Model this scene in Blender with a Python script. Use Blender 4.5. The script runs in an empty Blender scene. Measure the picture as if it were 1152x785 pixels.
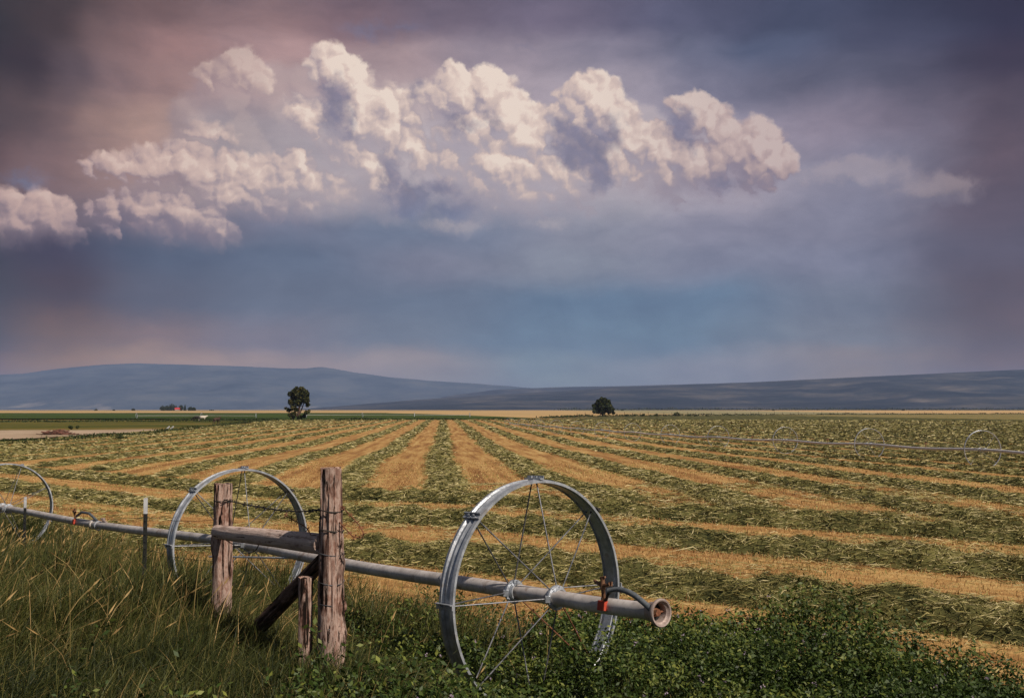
import bpy, bmesh, math, random
import numpy as np
from mathutils import Vector, Matrix, noise as mnoise

random.seed(7)
rng = np.random.default_rng(7)
scn = bpy.context.scene
col = scn.collection
R = math.radians

# ------------------------------------------------------------------ camera
FPX = 1180.0                      # focal length in photograph pixels (1152 wide)
ZC = 2.515                        # camera height above the field beside the wheel
PITCH = math.atan((461 - 392.5) / FPX)
cd = bpy.data.cameras.new('camera')
cam = bpy.data.objects.new('camera', cd)
col.objects.link(cam)
cam.location = (0, 0, ZC)
cam.rotation_euler = (math.pi / 2 + PITCH, 0, 0)
cd.sensor_width = 36.0
cd.lens = FPX / 1152 * 36.0
cd.clip_start = 0.05
cd.clip_end = 90000
scn.camera = cam


def ray(px, py):
    """direction of a photograph pixel"""
    x, y = (px - 576) / FPX, (392.5 - py) / FPX
    c, s = math.cos(PITCH), math.sin(PITCH)
    return Vector((x, c - s * y, s + c * y))


def at(px, py, Y):
    """the place seen at a photograph pixel when it stands Y metres ahead"""
    d = ray(px, py)
    return Vector((0, 0, ZC)) + d * (Y / d.y)


def ae(px, py):
    """azimuth and elevation (radians) of a photograph pixel"""
    d = ray(px, py).normalized()
    return math.atan2(d.x, d.y), math.asin(d.z)


# ------------------------------------------------------------------ sun, exposure
SUN_EL, SUN_AZ = R(43), R(134)    # azimuth measured clockwise from the view direction
sun_dir = Vector((math.sin(SUN_AZ) * math.cos(SUN_EL), math.cos(SUN_AZ) * math.cos(SUN_EL), math.sin(SUN_EL)))
sd = bpy.data.lights.new('sun', 'SUN')
sun = bpy.data.objects.new('sun', sd)
col.objects.link(sun)
sd.energy = 5.0
sd.angle = R(0.8)
sd.color = (1.0, 0.90, 0.78)
sun.rotation_euler = sun_dir.to_track_quat('Z', 'Y').to_euler()
scn.view_settings.view_transform = 'Standard'
scn.view_settings.look = 'None'
scn.view_settings.exposure = 0.0
scn.view_settings.gamma = 1.0
scn.render.engine = 'CYCLES'
cy = scn.cycles
cy.max_bounces = 4
cy.diffuse_bounces = 2
cy.glossy_bounces = 2
cy.transparent_max_bounces = 4
cy.volume_bounces = 0
cy.use_denoising = True
cy.denoiser = 'OPENIMAGEDENOISE'
cy.denoising_prefilter = 'NONE'


def lin(r, g, b):
    f = lambda c: (c / 255 / 12.92) if c / 255 <= 0.04045 else ((c / 255 + 0.055) / 1.055) ** 2.4
    return (f(r), f(g), f(b))


# ------------------------------------------------------------------ node helper
class NT:
    def __init__(s, tree):
        s.t = tree

    def n(s, typ, **kw):
        nd = s.t.nodes.new(typ)
        for k, v in kw.items():
            setattr(nd, k, v)
        return nd

    def put(s, sock, v):
        if v is None:
            return
        if isinstance(v, bpy.types.NodeSocket):
            s.t.links.new(v, sock)
        else:
            sock.default_value = v

    def m(s, op, a, b=None, c=None, clamp=False):
        nd = s.n('ShaderNodeMath', operation=op, use_clamp=clamp)
        s.put(nd.inputs[0], a); s.put(nd.inputs[1], b); s.put(nd.inputs[2], c)
        return nd.outputs[0]

    def v(s, op, a, b=None, scale=None):
        nd = s.n('ShaderNodeVectorMath', operation=op)
        s.put(nd.inputs[0], a); s.put(nd.inputs[1], b)
        if scale is not None:
            s.put(nd.inputs['Scale'], scale)
        return nd.outputs['Value'] if op in ('LENGTH', 'DISTANCE', 'DOT_PRODUCT') else nd.outputs['Vector']

    def xyz(s, x, y, z):
        nd = s.n('ShaderNodeCombineXYZ')
        s.put(nd.inputs[0], x); s.put(nd.inputs[1], y); s.put(nd.inputs[2], z)
        return nd.outputs[0]

    def sep(s, v):
        nd = s.n('ShaderNodeSeparateXYZ')
        s.put(nd.inputs[0], v)
        return nd.outputs

    def noise(s, vec, scale, detail=4, rough=0.5, lac=2.0, dist=0.0, dim='3D', typ='FBM', col=False):
        nd = s.n('ShaderNodeTexNoise', noise_dimensions=dim, noise_type=typ)
        s.put(nd.inputs['Vector'], vec)
        s.put(nd.inputs['Scale'], scale); s.put(nd.inputs['Detail'], detail)
        s.put(nd.inputs['Roughness'], rough); s.put(nd.inputs['Lacunarity'], lac)
        s.put(nd.inputs['Distortion'], dist)
        return nd.outputs['Color'] if col else nd.outputs['Fac']

    def voro(s, vec, scale, dim='2D', feature='SMOOTH_F1', smooth=0.6, detail=0.0, rough=0.5):
        nd = s.n('ShaderNodeTexVoronoi', voronoi_dimensions=dim, feature=feature)
        s.put(nd.inputs['Vector'], vec); s.put(nd.inputs['Scale'], scale)
        s.put(nd.inputs['Detail'], detail); s.put(nd.inputs['Roughness'], rough)
        if feature == 'SMOOTH_F1':
            s.put(nd.inputs['Smoothness'], smooth)
        return nd.outputs['Distance']

    def ramp(s, fac, stops, interp='LINEAR'):
        nd = s.n('ShaderNodeValToRGB')
        cr = nd.color_ramp
        cr.interpolation = interp
        while len(cr.elements) < len(stops):
            cr.elements.new(0.5)
        for e, (p, c) in zip(cr.elements, stops):
            e.position = p
            e.color = (*c, 1) if len(c) == 3 else c
        s.put(nd.inputs[0], fac)
        return nd.outputs[0]

    def mix(s, fac, a, b, blend='MIX', clamp=True):
        nd = s.n('ShaderNodeMix', data_type='RGBA', blend_type=blend, clamp_factor=clamp)
        s.put(nd.inputs[0], fac)
        for k, v in ((6, a), (7, b)):
            if not isinstance(v, bpy.types.NodeSocket) and len(v) == 3:
                v = (*v, 1)
            s.put(nd.inputs[k], v)
        return nd.outputs[2]

    def smooth(s, x, lo, hi, a=0.0, b=1.0):
        nd = s.n('ShaderNodeMapRange', interpolation_type='SMOOTHSTEP')
        s.put(nd.inputs[0], x); s.put(nd.inputs[1], lo); s.put(nd.inputs[2], hi)
        s.put(nd.inputs[3], a); s.put(nd.inputs[4], b)
        return nd.outputs[0]


# ------------------------------------------------------------------ world: a stormy evening sky with sunlit cumulus
PXU = 1.0 / FPX                   # one photograph pixel as an angle near the axis


HAZE_D, HAZE_C = 6.6e-5, (0.40, 0.53, 0.88)      # density per metre and tint of the air


def build_world():
    w = bpy.data.worlds.new('World')
    scn.world = w
    w.use_nodes = True
    t = w.node_tree
    t.nodes.clear()
    N = NT(t)
    g = N.n('ShaderNodeTexCoord').outputs['Generated']
    d = N.v('NORMALIZE', g)
    dx, dy, dz = N.sep(d)
    az = N.m('ARCTAN2', dx, dy)
    el = N.m('ARCSINE', dz)
    # sky coordinates in hundreds of photograph pixels: u to the right, v upwards from the horizon
    u = N.m('MULTIPLY', az, FPX / 100)
    v = N.m('MULTIPLY', el, FPX / 100)
    p = N.xyz(u, v, 0.0)

    def U(px, py):
        a, e = ae(px, py)
        return a * FPX / 100, e * FPX / 100

    # soft storm layers: rows of colours along the azimuth, blended by elevation, with drifting edges
    wn = N.noise(N.v('MULTIPLY', p, (0.55, 1.0, 1.0)), 0.9, 5, 0.55, col=True)
    warp = N.v('MULTIPLY', N.v('SUBTRACT', wn, (0.5, 0.5, 0.5)), (0.95, 0.62, 0.0))
    pw = N.v('ADD', p, warp)
    uw, vw, _ = N.sep(pw)
    U0, U1 = -7.0, 7.0
    un = N.m('DIVIDE', N.m('SUBTRACT', uw, U0), U1 - U0)
    rows = [
        (455, [(-60, 112, 108, 126), (150, 138, 130, 146), (330, 146, 140, 157), (480, 136, 142, 163), (620, 128, 144, 167), (800, 134, 143, 166), (1000, 132, 134, 154), (1120, 118, 116, 136)]),
        (410, [(-60, 108, 100, 116), (60, 136, 126, 137), (200, 148, 138, 150), (320, 149, 142, 156), (470, 142, 142, 160), (600, 124, 142, 166), (800, 132, 141, 165), (980, 129, 132, 153), (1120, 116, 116, 136)]),
        (383, [(-60, 90, 86, 104), (60, 118, 110, 124), (180, 130, 122, 138), (300, 124, 126, 148), (450, 114, 127, 152), (600, 110, 131, 159), (760, 110, 132, 160), (940, 120, 130, 153), (1120, 106, 106, 128)]),
        (345, [(-60, 72, 72, 94), (60, 88, 88, 108), (180, 98, 106, 130), (300, 106, 118, 143), (500, 106, 121, 147), (640, 103, 125, 154), (780, 105, 127, 156), (940, 115, 126, 150), (1120, 98, 98, 120)]),
        (298, [(-60, 66, 66, 90), (60, 77, 80, 105), (200, 92, 105, 131), (330, 102, 116, 142), (480, 122, 128, 151), (640, 130, 138, 158), (800, 126, 132, 156), (960, 122, 128, 153), (1120, 98, 99, 122)]),
        (262, [(-60, 92, 82, 96), (60, 112, 104, 120), (200, 116, 114, 134), (320, 112, 120, 144), (430, 110, 122, 147), (540, 118, 128, 152), (660, 138, 142, 161), (800, 134, 136, 158), (960, 126, 129, 152), (1120, 98, 95, 116)]),
        (205, [(-60, 74, 66, 80), (60, 128, 108, 115), (150, 158, 134, 134), (280, 174, 164, 168), (400, 186, 176, 180), (560, 186, 179, 187), (700, 184, 177, 185), (820, 168, 161, 175), (960, 132, 133, 155), (1120, 100, 92, 110)]),
        (152, [(-60, 62, 56, 68), (30, 92, 82, 92), (60, 110, 95, 103), (105, 148, 124, 124), (150, 167, 140, 136), (260, 162, 150, 155), (400, 180, 170, 176), (560, 184, 176, 185), (700, 168, 162, 177), (800, 156, 150, 168), (940, 138, 131, 150), (1030, 112, 108, 128), (1120, 88, 83, 102)]),
        (102, [(-60, 50, 48, 62), (30, 66, 62, 76), (75, 98, 87, 98), (130, 130, 110, 116), (180, 150, 124, 126), (300, 172, 148, 150), (430, 176, 158, 163), (560, 172, 160, 171), (690, 156, 149, 164), (800, 124, 124, 146), (940, 94, 97, 120), (1120, 70, 68, 90)]),
        (62, [(-60, 50, 46, 58), (60, 74, 67, 77), (110, 114, 96, 102), (200, 147, 119, 122), (320, 170, 142, 145), (430, 164, 144, 150), (560, 148, 138, 152), (680, 132, 128, 147), (780, 104, 108, 132), (860, 88, 97, 124), (1000, 76, 80, 105), (1120, 60, 62, 86)]),
        (32, [(-60, 46, 45, 56), (60, 76, 69, 78), (160, 112, 93, 99), (300, 142, 118, 123), (400, 128, 108, 119), (500, 112, 103, 121), (620, 112, 106, 128), (750, 92, 95, 121), (900, 74, 81, 107), (1120, 58, 60, 83)]),
        (-40, [(-60, 46, 45, 54), (160, 90, 82, 92), (400, 100, 90, 106), (620, 94, 91, 114), (900, 70, 75, 100), (1120, 56, 58, 80)]),
    ]
    base, prev = None, None
    for py, st in rows:
        stops = []
        for px, r_, g_, b_ in st:
            e_ = max(ae(px, py)[1], 0.012)
            tr = math.exp(-HAZE_D * min(700 / math.sin(e_), 30000))
            c_ = [max(0.012, (x - (1 - tr) * 0.42 * h) / tr) for x, h in zip(lin(r_, g_, b_), HAZE_C)]
            stops.append((min(1, max(0, (U(px, py)[0] - U0) / (U1 - U0))), tuple(c_)))
        c = N.ramp(un, stops, 'EASE')
        e = U(576, py)[1]
        if base is None:
            base = c
        else:
            base = N.mix(N.smooth(vw, prev, e), base, c)
        prev = e
    # fine mottling of the layers
    mott = N.noise(N.v('MULTIPLY', pw, (0.7, 1.5, 1.0)), 2.2, 6, 0.6)
    base = N.mix(1.0, base, N.ramp(mott, [(0.25, (0.80, 0.81, 0.84)), (0.75, (1.18, 1.16, 1.14))]), 'MULTIPLY')

    rain = N.noise(N.xyz(N.m('MULTIPLY_ADD', v, 0.30, u), N.m('MULTIPLY', v, 0.06), 0.0), 3.2, 5, 0.6, dim='2D')
    rz = N.m('MULTIPLY', N.smooth(v, 2.3, 1.2), N.smooth(u, -2.5, 0.8))
    base = N.mix(rz, base, N.mix(1.0, base, N.ramp(rain, [(0.3, (0.955, 0.96, 0.965)), (0.7, (1.05, 1.045, 1.03))]), 'MULTIPLY'))

    # ---- cumulus: a field of billows, shaded by how it thins out towards the sun
    def blob_group(name, blobs):
        gt = bpy.data.node_groups.new(name, 'ShaderNodeTree')
        gt.interface.new_socket('P', in_out='INPUT', socket_type='NodeSocketVector')
        gt.interface.new_socket('D', in_out='OUTPUT', socket_type='NodeSocketFloat')
        G = NT(gt)
        gi, go = G.n('NodeGroupInput'), G.n('NodeGroupOutput')
        acc = None
        for b in blobs:
            px, py, rx = b[:3]
            ry = b[3] if len(b) > 3 else rx
            cu, cv = U(px, py)
            q = gi.outputs[0]
            if ry != rx:
                q = G.v('MULTIPLY', q, (1.0, rx / ry, 1.0))
                cv *= rx / ry
            dist = G.v('DISTANCE', q, (cu, cv, 0))
            val = G.m('MULTIPLY_ADD', dist, -100 / max(rx, 1), 1.0)
            val = G.m('MULTIPLY', val, min(rx, ry) / 40) if rx else val
            acc = val if acc is None else G.m('SMOOTH_MAX', acc, val, 0.12)
        gt.links.new(acc, go.inputs[0])
        return gt

    bright = [
        # big central tower
        (520, 112, 30), (545, 106, 26), (498, 122, 24), (566, 140, 32), (528, 150, 42), (588, 160, 34), (560, 190, 50), (603, 200, 26), (588, 222, 36), (500, 185, 34), (474, 186, 24), (540, 215, 45), (618, 222, 20),
        # tower on its west side
        (372, 84, 22), (392, 96, 20), (404, 112, 18), (346, 136, 24), (398, 140, 36), (438, 126, 22), (456, 134, 16), (430, 152, 30), (390, 168, 32),
        # eastern pair
        (412, 186, 32), (428, 214, 34), (382, 226, 32), (350, 236, 28), (458, 166, 24), (622, 192, 30), (642, 216, 30), (560, 236, 34, 20),
        (668, 118, 26), (650, 138, 30), (690, 146, 26), (636, 162, 26), (684, 180, 34), (712, 168, 22), (660, 200, 30),
        (776, 132, 20), (798, 140, 15, 13), (742, 182, 36), (776, 190, 34), (718, 200, 26), (752, 206, 28), (830, 178, 28), (852, 168, 26), (842, 190, 30), (802, 192, 30), (866, 182, 20), (812, 150, 12, 9),
        # western bank
        (176, 192, 26, 17), (210, 190, 30, 20), (248, 200, 32, 20), (290, 208, 26, 20), (324, 205, 26), (352, 212, 26), (304, 232, 30, 22), (338, 190, 20), (372, 202, 18), (262, 225, 40, 20), (140, 190, 24, 10),
        (160, 240, 26), (200, 244, 30), (234, 250, 26), (128, 246, 20), (186, 258, 30, 20), (246, 262, 16),
        (252, 86, 15, 12), (270, 74, 14), (286, 92, 10), (236, 94, 11), (240, 150, 8, 4),
        (44, 250, 30, 22), (62, 258, 18), (26, 256, 30), (40, 268, 26, 14), (-10, 262, 40, 25),
    ]
    faint = [(252, 84, 20), (268, 76, 18), (284, 92, 22), (236, 96, 16), (308, 84, 18), (258, 120, 44), (222, 135, 34), (270, 160, 60), (316, 130, 54), (336, 100, 30), (232, 170, 44), (360, 160, 40), (960, 200, 70, 26), (1050, 215, 50, 20), (1030, 235, 16, 9), (610, 250, 40, 14), (510, 256, 40, 12), (440, 180, 70), (400, 140, 56), (520, 165, 74), (600, 190, 60), (700, 175, 64), (800, 180, 56), (470, 130, 40), (300, 215, 60, 36), (200, 225, 60, 34), (660, 205, 60, 40)]
    dark = [(378, 118, 22, 34), (372, 96, 12, 12), (392, 140, 14, 20), (470, 99, 11, 9), (520, 143, 30, 11), (548, 128, 10, 10), (508, 130, 14, 10), (556, 140, 9, 16),
            (655, 168, 40, 30), (640, 150, 22, 16), (672, 190, 22, 28), (690, 150, 16, 28), (767, 141, 21, 24), (776, 160, 12, 16), (812, 204, 24, 12), (440, 205, 16, 40), (462, 225, 26, 26), (505, 238, 46, 14), (412, 34, 40, 9), (455, 32, 30, 8), (590, 50, 12, 5), (26, 200, 30, 12), (660, 138, 12, 14), (495, 214, 30, 16)]
    gb, gf, gd = blob_group('cumulus', bright), blob_group('faint_cumulus', faint), blob_group('scud', dark)

    def grp(gt, vec):
        nd = N.n('ShaderNodeGroup')
        nd.node_tree = gt
        N.put(nd.inputs[0], vec)
        return nd.outputs[0]

    # edges of the billows: warped at two sizes
    w1 = N.v('MULTIPLY', N.v('SUBTRACT', N.noise(p, 3.2, 6, 0.62, col=True), (0.5, 0.5, 0.5)), (0.26, 0.26, 0.0))
    p1 = N.v('ADD', p, w1)

    def billow(q):
        a = N.voro(q, 3.1, '2D', 'F1')
        a2 = N.voro(q, 7.3, '2D', 'F1')
        a3 = N.voro(q, 17.0, '2D', 'F1')
        b = N.noise(q, 9.0, 3, 0.6, dim='2D')
        r = N.m('MULTIPLY_ADD', N.m('MULTIPLY', a, a), -0.95, 0.24)
        r = N.m('MULTIPLY_ADD', N.m('MULTIPLY', a2, a2), -0.52, N.m('ADD', r, 0.13))
        r = N.m('MULTIPLY_ADD', N.m('MULTIPLY', a3, a3), -0.15, N.m('ADD', r, 0.06))
        return N.m('MULTIPLY_ADD', b, 0.16, N.m('ADD', r, -0.08))

    def dens(q):
        return N.m('MULTIPLY_ADD', billow(q), 0.55, N.m('ADD', grp(gb, q), 0.26))
    off1, off2 = (0.035, 0.050, 0), (0.17, 0.21, 0)
    D0 = dens(p1)
    D1 = dens(N.v('ADD', p1, off1))
    D2 = grp(gb, N.v('ADD', p1, off2))
    B0 = grp(gb, p1)
    rel = N.m('ADD', N.m('MULTIPLY', N.m('SUBTRACT', D0, D1), 3.0), N.m('MULTIPLY', N.m('SUBTRACT', B0, D2), 1.0))
    vA, vB = U(200, 277)[1], U(560, 242)[1]
    bott = N.smooth(u, U(230, 250)[0], U(400, 250)[0], vA, vB)
    rise = N.m('SUBTRACT', v, N.m('MULTIPLY_ADD', N.noise(p, 2.2, 4, 0.6), 0.5, N.m('SUBTRACT', bott, 0.25)))
    lit = N.m('MULTIPLY_ADD', rel, 0.50, 0.42, clamp=True)
    lit = N.m('MULTIPLY', lit, N.smooth(rise, -0.05, 0.58, 0.50, 1.05))
    # undersides dissolve into the layer behind them
    soft = N.smooth(rel, -0.6, 0.15, 0.95, 0.17)
    nd = N.n('ShaderNodeMapRange', interpolation_type='SMOOTHSTEP')
    DA = N.m('ADD', N.m('MULTIPLY_ADD', N.m('SUBTRACT', D0, B0), 0.52, B0), 0.17)
    N.put(nd.inputs[0], DA); N.put(nd.inputs[1], 0.0); N.put(nd.inputs[2], soft)
    alpha = N.m('MULTIPLY', nd.outputs[0], N.smooth(rise, -0.22, 0.22))
    shade_c = N.mix(0.45, base, (*lin(168, 152, 160), 1))
    cl = N.ramp(lit, [(0.0, lin(136, 130, 150)), (0.25, lin(166, 154, 162)), (0.45, lin(194, 175, 173)), (0.65, lin(215, 192, 182)), (0.85, lin(232, 208, 194)), (1.0, lin(244, 224, 208))])
    cl = N.mix(N.smooth(lit, 0.15, 0.6, 0.75, 0.0), cl, shade_c)
    # the western and eastern ends stand in dimmer, pinker light
    side = N.smooth(u, U(60, 250)[0], U(330, 250)[0], 0.72, 1.0)
    cl = N.mix(1.0, cl, N.mix(N.smooth(u, U(40, 250)[0], U(420, 250)[0]), (0.80, 0.70, 0.70), (1.0, 1.0, 1.0)), 'MULTIPLY')
    cl = N.mix(1.0, cl, N.mix(N.smooth(u, U(620, 250)[0], U(880, 250)[0]), (1.0, 1.0, 1.0), (0.70, 0.66, 0.72)), 'MULTIPLY')

    knob = N.m('MULTIPLY', N.smooth(u, U(318, 90)[0], U(290, 90)[0]), N.smooth(v, U(260, 165)[1], U(260, 130)[1]))
    cl = N.mix(N.m('MULTIPLY', knob, 0.5), cl, base)
    # faint cloud masses further back
    pf = N.v('ADD', p, N.v('MULTIPLY', w1, (1.2, 1.2, 0)))
    F0 = N.m('MULTIPLY_ADD', N.noise(pf, 5.0, 4, 0.6, dim='2D'), 0.30, N.m('ADD', grp(gf, pf), -0.12))
    fo = N.v('ADD', pf, (0.07, 0.10, 0))
    F1 = N.m('MULTIPLY_ADD', N.noise(fo, 5.0, 4, 0.6, dim='2D'), 0.30, N.m('ADD', grp(gf, fo), -0.12))
    frel = N.m('SUBTRACT', F0, F1)
    fa = N.smooth(F0, -0.05, 0.26, 0.0, 0.78)
    mid = N.m('MULTIPLY', N.smooth(u, U(310, 150)[0], U(420, 150)[0]), N.smooth(u, U(880, 150)[0], U(780, 150)[0]))
    fc = N.mix(N.smooth(frel, -0.15, 0.30), N.mix(0.35, base, N.mix(mid, lin(140, 134, 150), lin(168, 160, 172))), N.mix(0.45, base, N.mix(mid, lin(196, 176, 174), lin(216, 198, 192))))
    sky = N.mix(fa, base, fc)
    sky = N.mix(N.m('MULTIPLY', alpha, 0.96), sky, cl)
    # dark scud drifting in front of the towers
    pd = N.v('ADD', p, N.v('MULTIPLY', N.v('SUBTRACT', N.noise(p, 4.5, 5, 0.62, col=True), (0.5, 0.5, 0.5)), (0.42, 0.42, 0)))
    S0 = grp(gd, pd)
    sa = N.smooth(S0, -0.08, 0.36, 0.0, 0.78)
    sc = N.mix(N.smooth(v, 1.9, 2.6), lin(104, 117, 147), lin(116, 114, 138))
    sc = N.mix(1.0, sc, N.ramp(N.noise(pd, 4.0, 5, 0.6), [(0.3, (0.82, 0.83, 0.86)), (0.7, (1.30, 1.25, 1.20))]), 'MULTIPLY')
    sky = N.mix(sa, sky, sc)

    # overhead and behind: the open daylight sky with broken cloud
    ns = N.n('ShaderNodeTexSky', sky_type='NISHITA', sun_disc=False)
    ns.sun_elevation = SUN_EL
    ns.sun_rotation = SUN_AZ
    nis = N.mix(1.0, ns.outputs[0], (0.040, 0.040, 0.040, 1), 'MULTIPLY')
    brk = N.noise(d, 2.4, 6, 0.6)
    nis = N.mix(N.smooth(brk, 0.46, 0.66, 0.15, 0.85), nis, (0.115, 0.112, 0.118))
    away = N.m('MAXIMUM', N.smooth(el, R(27), R(48)), N.smooth(N.m('ABSOLUTE', az), R(38), R(75)))
    sky = N.mix(away, sky, nis)
    bg = N.n('ShaderNodeBackground')
    N.put(bg.inputs[0], sky)
    bg.inputs[1].default_value = 1.0
    out = N.n('ShaderNodeOutputWorld')
    t.links.new(bg.outputs[0], out.inputs[0])
    w.cycles.sampling_method = 'MANUAL'
    w.cycles.sample_map_resolution = 256


build_world()


# ------------------------------------------------------------------ mesh helpers
def tag(o, label=None, cat=None, group=None, kind=None):
    if label: o['label'] = label
    if cat: o['category'] = cat
    if group: o['group'] = group
    if kind: o['kind'] = kind
    return o


def empty(name, loc=(0, 0, 0)):
    o = bpy.data.objects.new(name, None)
    o.location = loc
    o.empty_display_size = 0.2
    col.objects.link(o)
    return o


def link(name, me, parent=None):
    o = bpy.data.objects.new(name, me)
    col.objects.link(o)
    if parent is not None:
        o.parent = parent
        o.matrix_parent_inverse = Matrix.Translation(-parent.location)
    return o


def np_mesh(name, V, F, mats, midx=None, tint=None, smooth=False):
    """V n x 3, F m x 4 (quads, or triangles with 3 columns)"""
    me = bpy.data.meshes.new(name)
    V = np.asarray(V, np.float32); F = np.asarray(F, np.int32)
    k = F.shape[1]
    me.vertices.add(len(V)); me.vertices.foreach_set('co', V.ravel())
    me.loops.add(F.size); me.loops.foreach_set('vertex_index', F.ravel())
    me.polygons.add(len(F))
    me.polygons.foreach_set('loop_start', np.arange(0, F.size, k, dtype=np.int32))
    me.polygons.foreach_set('loop_total', np.full(len(F), k, np.int32))
    for m_ in (mats if isinstance(mats, (list, tuple)) else [mats]):
        me.materials.append(m_)
    if midx is not None:
        me.polygons.foreach_set('material_index', np.asarray(midx, np.int32))
    if smooth is not False:
        me.polygons.foreach_set('use_smooth', np.ones(len(F), bool) if smooth is True else np.asarray(smooth, bool))
    if tint is not None:
        a = me.attributes.new('tint', 'FLOAT', 'POINT')
        a.data.foreach_set('value', np.asarray(tint, np.float32))
    me.update(calc_edges=True)
    return me


class MB:
    """collects polygons for one mesh"""
    def __init__(s):
        s.v, s.f = [], []

    def add(s, vs, fs):
        b = len(s.v)
        s.v += [tuple(v) for v in vs]
        s.f += [tuple(i + b for i in f) for f in fs]

    def tube(s, pts, r, n=10, cap=True):
        pts = [Vector(p) for p in pts]
        rs = r if isinstance(r, (list, tuple)) else [r] * len(pts)
        ref = None
        rings = []
        for i, p in enumerate(pts):
            t = (pts[min(i + 1, len(pts) - 1)] - pts[max(i - 1, 0)]).normalized()
            if ref is None:
                ref = Vector((0, 0, 1)) if abs(t.z) < 0.9 else Vector((1, 0, 0))
            a = (ref - t * ref.dot(t)).normalized()
            b = t.cross(a)
            ref = a
            rings.append([p + (a * math.cos(2 * math.pi * k / n) + b * math.sin(2 * math.pi * k / n)) * rs[i] for k in range(n)])
        vs = [v for rg in rings for v in rg]
        fs = []
        for i in range(len(pts) - 1):
            for k in range(n):
                k2 = (k + 1) % n
                fs.append((i * n + k, i * n + k2, (i + 1) * n + k2, (i + 1) * n + k))
        if cap:
            fs.append(tuple(reversed(range(n))))
            fs.append(tuple(range((len(pts) - 1) * n, len(pts) * n)))
        s.add(vs, fs)

    def box(s, c, size, rot=None):
        c = Vector(c); h = Vector(size) / 2
        vs = []
        for x in (-1, 1):
            for y in (-1, 1):
                for z in (-1, 1):
                    p = Vector((x * h.x, y * h.y, z * h.z))
                    if rot is not None:
                        p = rot @ p
                    vs.append(c + p)
        s.add(vs, [(0, 1, 3, 2), (4, 6, 7, 5), (0, 4, 5, 1), (2, 3, 7, 6), (0, 2, 6, 4), (1, 5, 7, 3)])

    def revolve(s, prof, axis_o, axis, u, w, n=64, closed=True):
        """prof: (along the axis, radius); u, w span the plane of rotation"""
        vs, fs, m_ = [], [], len(prof)
        for k in range(n):
            a = 2 * math.pi * k / n
            e = u * math.cos(a) + w * math.sin(a)
            for (x, r_) in prof:
                vs.append(axis_o + axis * x + e * r_)
        for k in range(n):
            k2 = (k + 1) % n
            for i in range(m_ if closed else m_ - 1):
                j = (i + 1) % m_
                fs.append((k * m_ + i, k * m_ + j, k2 * m_ + j, k2 * m_ + i))
        s.add(vs, fs)

    def build(s, name, mat, parent=None, smooth=True, bevel=0.0):
        me = bpy.data.meshes.new(name)
        me.from_pydata(s.v, [], s.f)
        me.materials.append(mat)
        bm = bmesh.new(); bm.from_mesh(me)
        bmesh.ops.recalc_face_normals(bm, faces=bm.faces)
        if bevel:
            bmesh.ops.bevel(bm, geom=bm.edges, offset=bevel, segments=2, affect='EDGES', profile=0.6)
        for f in bm.faces: f.smooth = smooth
        for e in bm.edges:
            if smooth and len(e.link_faces) == 2 and e.calc_face_angle(0) > 0.7: e.smooth = False
        bm.to_mesh(me); bm.free()
        return link(name, me, parent)


# value noise on the plane, for heights and for thinning out plants
def _h(ix, iy, seed):
    n = (ix.astype(np.int64) * 374761393 + iy.astype(np.int64) * 668265263 + seed * 1442695041) & 0xffffffff
    n = ((n ^ (n >> 13)) * 1274126177) & 0xffffffff
    n = (n ^ (n >> 16)) & 0xffffffff
    return n.astype(np.float64) / 0xffffffff


def vnoise(x, y, seed=0):
    x = np.asarray(x, float); y = np.asarray(y, float)
    ix, iy = np.floor(x), np.floor(y)
    fx, fy = x - ix, y - iy
    fx = fx * fx * (3 - 2 * fx); fy = fy * fy * (3 - 2 * fy)
    a = _h(ix, iy, seed); b = _h(ix + 1, iy, seed); c = _h(ix, iy + 1, seed); d = _h(ix + 1, iy + 1, seed)
    return (a * (1 - fx) + b * fx) * (1 - fy) + (c * (1 - fx) + d * fx) * fy


def fbm(x, y, seed=0, oct=4, gain=0.5):
    s, a, t = 0, 1.0, 0
    for o in range(oct):
        s = s + a * vnoise(np.asarray(x) * 2 ** o, np.asarray(y) * 2 ** o, seed + o * 17)
        t += a; a *= gain
    return s / t


def ss(a, b, x):
    t = np.clip((np.asarray(x, float) - a) / (b - a), 0, 1)
    return t * t * (3 - 2 * t)


# ------------------------------------------------------------------ lie of the land
W1 = np.array([0.16, 8.97]); PDIR = np.array([-0.596, 0.803]); PNRM = np.array([-0.803, -0.596])   # the near wheel, along its pipe, towards the road
ROWK = -0.0655                                                                                      # lean of the windrows
HB = np.array([-2.2, 34.2]); HD = np.array([-0.743, 0.669]); HN = np.array([-0.669, -0.743])        # where the rows end and the headland starts


def dside(X, Y): return (X - W1[0]) * PNRM[0] + (Y - W1[1]) * PNRM[1]
def along(X, Y): return (X - W1[0]) * PDIR[0] + (Y - W1[1]) * PDIR[1]
def perp(X, Y): return (X - HB[0]) * HN[0] + (Y - HB[1]) * HN[1]


def ground(X, Y):
    X = np.asarray(X, float); Y = np.asarray(Y, float)
    z = -0.0095 * (np.clip(Y, 9, 95) - 9)
    z = z - 0.42 * ss(0, 10, -X) * (1 - ss(25, 70, Y))
    z = z + 2.0 * ss(900, 1700, Y)
    z = z + (0.10 * (fbm(X * 0.02, Y * 0.02, 3) - 0.5) * 2) * ss(40, 120, Y)
    d = dside(X, Y)
    a = along(X, Y)
    bank = 0.70 * ss(0.6, 2.4, d) + 0.25 * ss(2.4, 6, d)
    z = z + bank * (1 - 0.4 * ss(4, 14, a)) + 0.05 * (fbm(X * 0.9, Y * 0.9, 5) - 0.5) * ss(-3, 1, d)
    return z


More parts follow.
